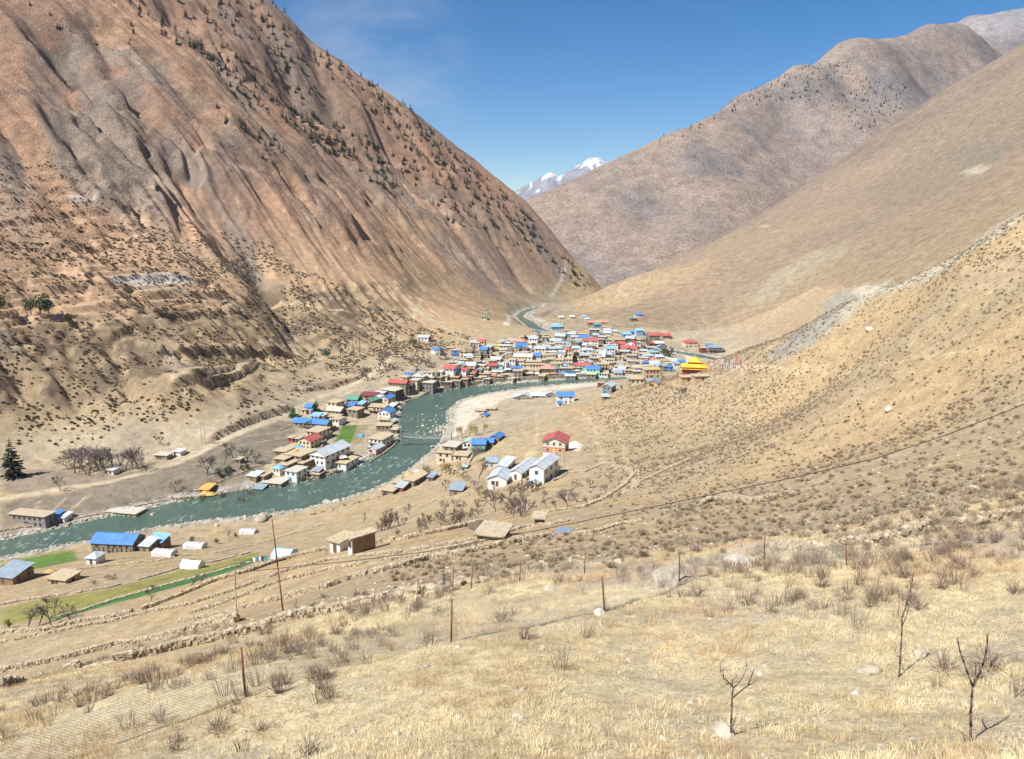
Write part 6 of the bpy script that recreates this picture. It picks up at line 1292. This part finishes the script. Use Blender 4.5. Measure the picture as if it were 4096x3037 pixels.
# chain-link fence: leaning rusty posts and wire mesh
FP = [(-60,2960,3160),(965,2592,2787,982),(1807,2396,2570,1804),(2408,2307,2447,2421),(2718,2216,2338,2716),(3060,2142,2260,3055),(3382,2165,2262,3390)]
rt = None; tops = []; bots = []
pts = []
for q in FP:
    bx = q[3] if len(q) > 3 else q[0]; b = ray_hit(bx, q[2], H, 0, 8, n=320); t_ = at_y(q[0], q[1], b[1]-(.15 if q[0] != 965 else .3)); pts.append((b, t_))
root = empty('wire_fence', pts[2][0], 0, 'chain-link wire fence on leaning rusty posts across the foreground', 'fence'); O = pts[2][0]
for b, t_ in pts:
    MB().tube(tuple(b-O-np.array([0, 0, .3])), tuple(t_-O), .038, .036, 8).obj('post', M_rust, root, True)
M_wire = M('fence_wire', (.45,.42,.37), .5, .1, 5, spec=.5); wm = MB()
for (b0, t0), (b1, t1) in zip(pts[:-1], pts[1:]):
    L = np.linalg.norm(b1-b0); n = int(L/.13); hgt_ = np.linalg.norm(t0-b0); rise = max(1, int(hgt_/.13))
    def fp(i, j):
        f = min(max(i/n, 0), 1); g = min(max(j/rise, 0), 1)*.86; b = b0+(b1-b0)*f; t_ = t0+(t1-t0)*f; s = -.10*math.sin(math.pi*f); b = b.copy(); gz = float(tps(b[0], b[1])[0]); b[2] = b[2]
        return b+(t_-b)*g+np.array([0, 0, s*g])-O
    for i in range(-rise, n+1):
        for dr in (1, -1):
            j0, j1 = 0, rise; i0 = i if dr == 1 else i+rise; i1 = i+rise if dr == 1 else i
            a0 = max(0, -i0)*1.0; 
            lo, hi = 0, rise
            if dr == 1: lo = max(0, -i0); hi = min(rise, n-i0)
            else: lo = max(0, i0-n); hi = min(rise, i0)
            if hi <= lo: continue
            wm.tube(tuple(fp(i0+dr*lo, lo)), tuple(fp(i0+dr*hi, hi)), .0042, .0042, 3)
wm.obj('wire_mesh', M_wire, root)['kind'] = 'stuff'
FP2 = [(1181,2395,2472),(1422,2352,2402),(1668,2312,2366),(1810,2270,2366),(1885,2262,2358),(2078,2245,2327),(2337,2205,2298)]
pts2 = []
root = empty('post_fence', ray_hit(1810, 2366, H, 0, 9, n=320), 0, 'line of thin rusty posts with strung wires beyond the wire fence', 'fence'); O = np.array(root.location)
for px, yt, yb in FP2:
    b = ray_hit(px, yb, H, 0, 9, n=320); t_ = at_y(px+4, yt, b[1]); pts2.append((b, t_)); MB().tube(tuple(b-O-np.array([0, 0, .3])), tuple(t_-O), .04, .036, 7).obj('post', M_rust, root, True)
for k in (.45, .7, .92):
    for (b0, t0), (b1, t1) in zip(pts2[:-1], pts2[1:]): MB().tube(tuple(b0+(t0-b0)*k-O), tuple(b1+(t1-b1)*k-O), .006, .006, 3).obj('wire', M_wire, root)
p = ray_hit(1778, 2368, H, 0, 9, n=320); st = MB().tube((0, 0, -.2), (-.12, 0, 1.45), .15, .11, 7).tube((-.05, 0, .7), (.12, .05, 1.0), .05, .03, 5).obj('tree_stump', M('grey_stump', (.20,.19,.17), .95, .35, 4)); st.location = tuple(p); tag(st, 'grey weathered stump leaning beside the stone heap', 'stump')
# heavy black cable slung across the slope
CAB = [(4330,1545,52),(4096,1618,55),(3800,1735,62),(3500,1835,70),(3200,1905,78),(2900,1968,85),(2600,2030,92),(2300,2092,98),(2000,2152,103),(1700,2208,107),(1400,2245,110),(1150,2270,112),(941,2292,None)]
cp = []
for a, b, d in CAB:
    if d is None: d = slim[0][1]-.02
    cp.append(at_y(a, b, d))
yy0, yy1 = cp[0][1], cp[-1][1]
cp = [at_y(a, b, 1/(1/yy0+(1/yy1-1/yy0)*i/(len(CAB)-1))) for i, (a, b, d) in enumerate(CAB)]
root = empty('power_cable', cp[6], 0, 'thick black cable hanging across the right hillside down to the slim pole', 'cable'); m = MB(); O = np.array(root.location)
D = densify(np.array(cp), 3.0)
for a, b in zip(D[:-1], D[1:]): m.tube(tuple(a-O), tuple(b-O), .035, .035, 5)
m.obj('strand', M_cable, root, True)
e = cp[0]; g = float(H(e[0], e[1])[0]); o = MB().tube((0, 0, -.5), (0, 0, max(2, e[2]-g)), .1, .08, 8).obj('cable_post', M_polew); o.location = (e[0], e[1], g); tag(o, 'cable post on the slope beyond the right edge', 'pole')
# ------------------------------------------------------------------ suspension footbridge
A = at_z(1604, 1744, -125.6); B = at_z(1806, 1748, -126.2); root = empty('suspension_bridge', A, 0, 'long narrow suspension footbridge across the green river', 'bridge'); n = 40
M_deck = M('bridge_plank', (.46,.43,.38), .85, .2, 3); M_steel = M('bridge_steel', (.42,.42,.42), .5)
dv = (B-A); ln = np.linalg.norm(dv[:2]); sd_ = np.array([-dv[1], dv[0], 0])/ln
def bp(f, off, up): return A+dv*f+sd_*off+np.array([0, 0, up-1.0*4*f*(1-f)])-A
for i in range(n):
    a, b = bp((i+.05)/n, 0, 0), bp((i+.95)/n, 0, 0); u = (b-a)
    q = [bp((i+.05)/n, -.55, 0), bp((i+.95)/n, -.55, 0), bp((i+.95)/n, .55, 0), bp((i+.05)/n, .55, 0)]; MB().slab(q[::-1] if False else q, .08).obj('plank', M_deck, root)
for o_ in (-.6, .6):
    m = MB()
    for i in range(n): m.tube(tuple(bp(i/n, o_, 1.1+.9*(2*i/n-1)**2)), tuple(bp((i+1)/n, o_, 1.1+.9*(2*(i+1)/n-1)**2)), .05, .05, 4)
    m.obj('main_cable', M_steel, root); m = MB()
    for i in range(0, n+1, 2): m.tube(tuple(bp(i/n, o_, 0)), tuple(bp(i/n, o_, 1.1+.9*(2*i/n-1)**2)), .025, .025, 3)
    m.obj('hangers', M_steel, root)['kind'] = 'stuff'
for f in (0, 1):
    for o_ in (-.75, .75): q = bp(f, o_, 0); MB().box(q[0]-.3, q[0]+.3, q[1]-.3, q[1]+.3, q[2]-4.5, q[2]+2.4).obj('anchor_pillar', wall_m('stone'), root)
# ------------------------------------------------------------------ prayer flags, flagpoles
FCOL = [(.50,.48,.46), (.10,.22,.55), (.62,.12,.10), (.12,.35,.16), (.78,.60,.12)]
FM_ = [M('flag_cloth_%d' % i, c, .8, .1, 2) for i, c in enumerate(FCOL)]
for i in range(22):
    px = 2856+i*4.9+random.uniform(-3, 3); py = 1478+random.uniform(-12, 14)-(i*.2); hpx = random.uniform(34, 50)
    p = ray_hit(px, py, H, 0, 60, n=320); d = p[1]*CP-p[2]*SP; h = hpx/4*d/F
    rt = empty('prayer_flag_pole', p, random.uniform(-.6, .6), 'slim pole with a long narrow prayer flag in the cluster right of the monastery', 'flagpole', 'prayer flag poles')
    MB().tube((0, 0, -.3), (0, 0, h), .09, .05, 5).obj('pole', M_polew, rt)
    w = .3; MB().slab([(.05, 0, h*.98), (.05+w, .10, h*.96), (.05+w, -.08, h*.25), (.05, 0, h*.22)], .01).obj('flag', FM_[0 if i % 3 else random.randint(1, 4)], rt)
for px, py, hp, lab in [(2707,1562,78,'dark ragged prayer pole left of the monastery'),(2748,1500,44,'prayer pole in front of the monastery wall'),(2840,1512,50,'prayer pole right of the low flat roofs'),(2430,1526,24,'pole flying a yellow flag by the brown-roofed hut'),(1472,1888,30,'pole with small blue and yellow flags on the near shore')]:
    p = ray_hit(px, py, H, 0, 60, n=320); d = p[1]*CP-p[2]*SP; h = hp/4*d/F; rt = empty('flagpole', p, .2, lab, 'flagpole')
    MB().tube((0, 0, -.3), (0, 0, h), .12, .05, 6).obj('pole', M_polew, rt)
    MB().slab([(.06, 0, h*.97), (.55, .12, h*.93), (.5, -.08, h*.55), (.06, 0, h*.52)], .012).obj('flag', FM_[4 if px == 2430 else (1 if px == 1472 else 2)], rt)
def flag_line(a, b, n, label):
    A_, B_ = np.array(a), np.array(b); rt = empty('prayer_flag_string', A_, 0, label, 'flags'); pr = None; m = MB(); L = B_-A_
    pts_ = [L*(k/n)-np.array([0, 0, 1.2*4*(k/n)*(1-k/n)]) for k in range(n+1)]
    for k in range(n): m.tube(tuple(pts_[k]), tuple(pts_[k+1]), .03, .03, 3)
    m.obj('string', M_cable, rt)
    for k in range(n):
        q = pts_[k]*.7+pts_[k+1]*.3; r = pts_[k]*.2+pts_[k+1]*.8; MB().slab([tuple(q), tuple(r), tuple(r-np.array([0, .05, .75])), tuple(q-np.array([0, -.05, .75]))], .01).obj('flag', FM_[k % 5 if k % 2 else 0], rt)
q1 = at_y(2712, 1470, 545); q2 = at_y(2806, 1466, 548); q3 = at_y(2740, 1488, 540); q4 = at_y(2850, 1486, 540); q5 = at_y(2818, 1452, 560); q6 = at_y(2900, 1455, 560)
flag_line(q1, q2, 26, 'string of small prayer flags across the red monastery wall'); flag_line(q3, q4, 30, 'string of small prayer flags above the low flat roofs'); flag_line(q5, q6, 22, 'string of prayer flags from the monastery to the flag poles')
# ------------------------------------------------------------------ hanging clothes, person, foreground saplings, garden fence posts
p = ray_hit(1010, 2256, H, 0, 60, n=320); p2 = ray_hit(1072, 2246, H, 0, 60, n=320)
rt = empty('washing_line', p, 0, 'washing line with white, blue, black and teal clothes beside the pale blue shelter', 'washing line'); v = p2-p
for q in ((0, 0, 0), tuple(v)): MB().tube((q[0], q[1], q[2]-.2), (q[0], q[1], q[2]+1.9), .05, .04, 6).obj('post', M_polew, rt)
MB().tube((0, 0, 1.85), (v[0], v[1], v[2]+1.85), .012, .012, 3).obj('line', M_cable, rt)
for i, (f, w, h, c) in enumerate([(.12,.9,1.2,(.70,.70,.72)), (.32,.7,1.35,(.12,.16,.36)), (.50,.6,1.2,(.72,.70,.68)), (.66,.8,1.5,(.06,.035,.035)), (.86,.9,1.5,(.04,.24,.27))]):
    a = v*f; n_ = v/np.linalg.norm(v)*w/2; MB().slab([(a[0]-n_[0], a[1]-n_[1], a[2]+1.86), (a[0]+n_[0], a[1]+n_[1], a[2]+1.86), (a[0]+n_[0]*.9, a[1]+n_[1]*.9-.1, a[2]+1.86-h), (a[0]-n_[0]*.9, a[1]-n_[1]*.9+.1, a[2]+1.86-h)], .02).obj('garment', M('garment_%d' % i, c, .9), rt)
def person(loc, rz, label):
    J = [(0,0,.95),(0,0,1.18),(0,.0,1.42),(0,0,1.53),(0,-.01,1.66),(.18,0,1.40),(.23,.03,1.14),(.21,-.06,.90),(-.18,0,1.40),(-.23,.03,1.14),(-.21,-.06,.90),(.10,0,.90),(.11,-.02,.48),(.11,0,.08),(.11,-.14,.04),(-.10,0,.90),(-.11,.03,.48),(-.11,.05,.08),(-.11,-.09,.04)]
    E = [(0,1),(1,2),(2,3),(3,4),(2,5),(5,6),(6,7),(2,8),(8,9),(9,10),(0,11),(11,12),(12,13),(13,14),(0,15),(15,16),(16,17),(17,18)]
    R = [.15,.14,.15,.06,.10,.075,.05,.04,.075,.05,.04,.095,.065,.045,.04,.095,.065,.045,.04]
    me = bpy.data.meshes.new('person'); me.from_pydata(J, E, [])
    o = bpy.data.objects.new('person', me); COL.objects.link(o); o.location = loc; o.rotation_euler = (0, 0, rz); o.modifiers.new('skin', 'SKIN')
    for i, r in enumerate(R): me.skin_vertices[0].data[i].radius = (r, r*.85)
    me.skin_vertices[0].data[0].use_root = True
    s = o.modifiers.new('sub', 'SUBSURF'); s.levels = 1; s.render_levels = 2; me.materials.append(M('dark_clothes', (.06,.055,.065), .9)); tag(o, label, 'person'); return o
for hrec in HOUSES:
    if (hrec[1], hrec[2]) == (1590, 1934):
        rt = hrec[0]; wz = max(v.co.z for v in [c for c in rt.children if c.name.startswith('wall')][0].data.vertices); q = rt.matrix_basis@Vector((.3, 4.2, wz+.28)); person(tuple(q), .4, 'person in dark clothes standing on the flat riverside roof')
def sapling(base_px, segs, label):
    b = ray_hit(*base_px, H, 0, 8, n=320); rt = empty('sapling', b, 0, label, 'sapling', 'bare saplings in the foreground'); d = b[1]; dpx = (b[1]*CP-b[2]*SP)/F/4*.66; rr = random.Random(int(base_px[0])); bk = M('sapling_bark', (.115,.085,.075), .85, .35, 6)
    for lv, w0, w1, pts_ in segs:
        pp = []
        yo = rr.uniform(-.35, .35) if lv else 0
        for i, (px, py) in enumerate(pts_):
            f = i/max(1, len(pts_)-1); pp.append(at_y(px, py, d+yo*f)-b)
        tb = MB(); pp[0] = pp[0] if lv else pp[0]-np.array([0, 0, .15])
        for i in range(len(pp)-1):
            f0, f1 = i/(len(pp)-1), (i+1)/(len(pp)-1); tb.tube(tuple(pp[i]), tuple(pp[i+1]), (w0+(w1-w0)*f0)*dpx*.5, (w0+(w1-w0)*f1)*dpx*.5, 7)
        if lv:
            for _ in range(5):
                k_ = rr.randrange(len(pp)-1); a_ = pp[k_]+(pp[k_+1]-pp[k_])*rr.random(); v_ = np.array([rr.gauss(0, .10), rr.gauss(0, .10), abs(rr.gauss(.10, .08))]); tb.tube(tuple(a_), tuple(a_+v_), .006, .002, 4)
        tb.obj('trunk' if lv == 0 else 'branch', bk, rt, True)
def zp(x, y): return (2600+x*.6715, 2100+y*.6715)
sapling(zp(483, 1260), [(0,13,9,[zp(483,1260),zp(482,1180),zp(487,1080),zp(490,1010),zp(497,965)]), (1,8,5,[zp(497,968),zp(470,940),zp(440,915),zp(432,860)]), (1,6,3,[zp(500,970),zp(540,930),zp(565,880),zp(578,835)]), (1,9,6,[zp(492,1030),zp(540,990),zp(585,955),zp(605,900),zp(622,855)]), (1,5,3,[zp(583,957),zp(612,945),zp(640,920)]), (1,4,2,[zp(470,940),zp(446,958),zp(432,965)]), (1,5,3,[zp(492,962),zp(490,930),zp(520,895)]), (1,4,2,[zp(487,1205),zp(505,1170),zp(512,1150)]), (1,3,2,[zp(440,915),zp(420,880),zp(418,830)])], 'forked sapling with short pruned limbs, left of the three in front')
sapling(zp(1485, 905), [(0,11,8,[zp(1485,905),zp(1489,830),zp(1494,740),zp(1499,660),zp(1501,600)]), (1,8,5,[zp(1501,605),zp(1502,550),zp(1525,485),zp(1548,400),zp(1562,340),zp(1570,285)]), (1,5,3,[zp(1503,600),zp(1530,540),zp(1540,480),zp(1530,440)]), (1,4,2,[zp(1502,590),zp(1482,540),zp(1482,430),zp(1480,390)]), (1,3,2,[zp(1490,800),zp(1520,770),zp(1550,765)]), (1,3,2,[zp(1489,800),zp(1470,765),zp(1455,750)])], 'tall thin sapling with one long leaning stem, below the brushwood')
sapling(zp(1912, 1290), [(0,17,12,[zp(1912,1290),zp(1912,1200),zp(1910,1120),zp(1917,1030),zp(1922,960)]), (1,12,7,[zp(1922,962),zp(1895,890),zp(1870,820),zp(1848,760),zp(1838,710),zp(1830,672)]), (1,13,8,[zp(1924,962),zp(1950,910),zp(1980,840),zp(2000,770),zp(2010,700),zp(2008,650)]), (1,4,2,[zp(1928,940),zp(1940,890),zp(1935,800)]), (1,4,2,[zp(1985,825),zp(2012,790)]), (1,7,4,[zp(1880,1300),zp(1862,1240),zp(1830,1220)])], 'Y-shaped sapling nearest the right corner')
# lines of small posts along the far-bank fields
for pl, n, lab in [([(620,2000),(700,1975),(820,1945),(900,1925)], 18, 'row of thin posts across the grey field'), ([(400,1955),(520,1935),(640,1915),(740,1870),(900,1790)], 26, 'posts along the far road'), ([(420,1985),(560,2010),(690,1995)], 14, 'row of short posts below the far road')]:
    D = densify(np.array([ray_hit(*q, H, 0, 60, n=320) for q in pl]), .5); rt = empty('post_row', D[0], 0, lab, 'fence'); prev = None
    for i in range(n):
        q = D[int(i*(len(D)-1)/(n-1))]; z = float(H(q[0], q[1])[0]); MB().tube((q[0]-D[0][0], q[1]-D[0][1], z-D[0][2]-.2), (q[0]-D[0][0]+random.gauss(0, .05), q[1]-D[0][1], z-D[0][2]+1.4), .07, .06, 5).obj('post', M_polew, rt)
# ladder on the farmhouse
hr = [h for h in HOUSES if (h[1], h[2]) == (1338, 2166)][0][0]; ld = MB()
rt = empty('ladder', hr.location, hr.rotation_euler.z, 'wooden ladder leaning on the white farmhouse wall', 'ladder')
for x in (-.25, .25): MB().tube((-1.5+x, -1.6, .2), (-1.5+x, -.45, 3.3), .04, .04, 5).obj('rail', M_wood, rt)
for k in range(8): MB().tube((-1.75, -1.6+1.15*(k+.5)/8, .2+3.1*(k+.5)/8), (-1.25, -1.6+1.15*(k+.5)/8, .2+3.1*(k+.5)/8), .03, .03, 4).obj('rung', M_wood, rt)
# ------------------------------------------------------------------ air
hz = MB().box(-2300, 4200, -420, 10300, -700, 1000).obj('haze', None if False else M('dummy', (1,1,1))); hz.data.materials.clear()
hm = bpy.data.materials.new('valley_haze'); hm.use_nodes = True; t = hm.node_tree; t.nodes.clear(); pv = t.nodes.new('ShaderNodeVolumePrincipled'); out = t.nodes.new('ShaderNodeOutputMaterial')
pv.inputs['Color'].default_value = (.70,.77,.93,1); pv.inputs['Density'].default_value = 3.2e-5; pv.inputs['Anisotropy'].default_value = .2; t.links.new(pv.outputs[0], out.inputs['Volume']); hz.data.materials.append(hm); tag(hz, 'thin bluish haze filling the valley air', 'haze', kind='stuff')
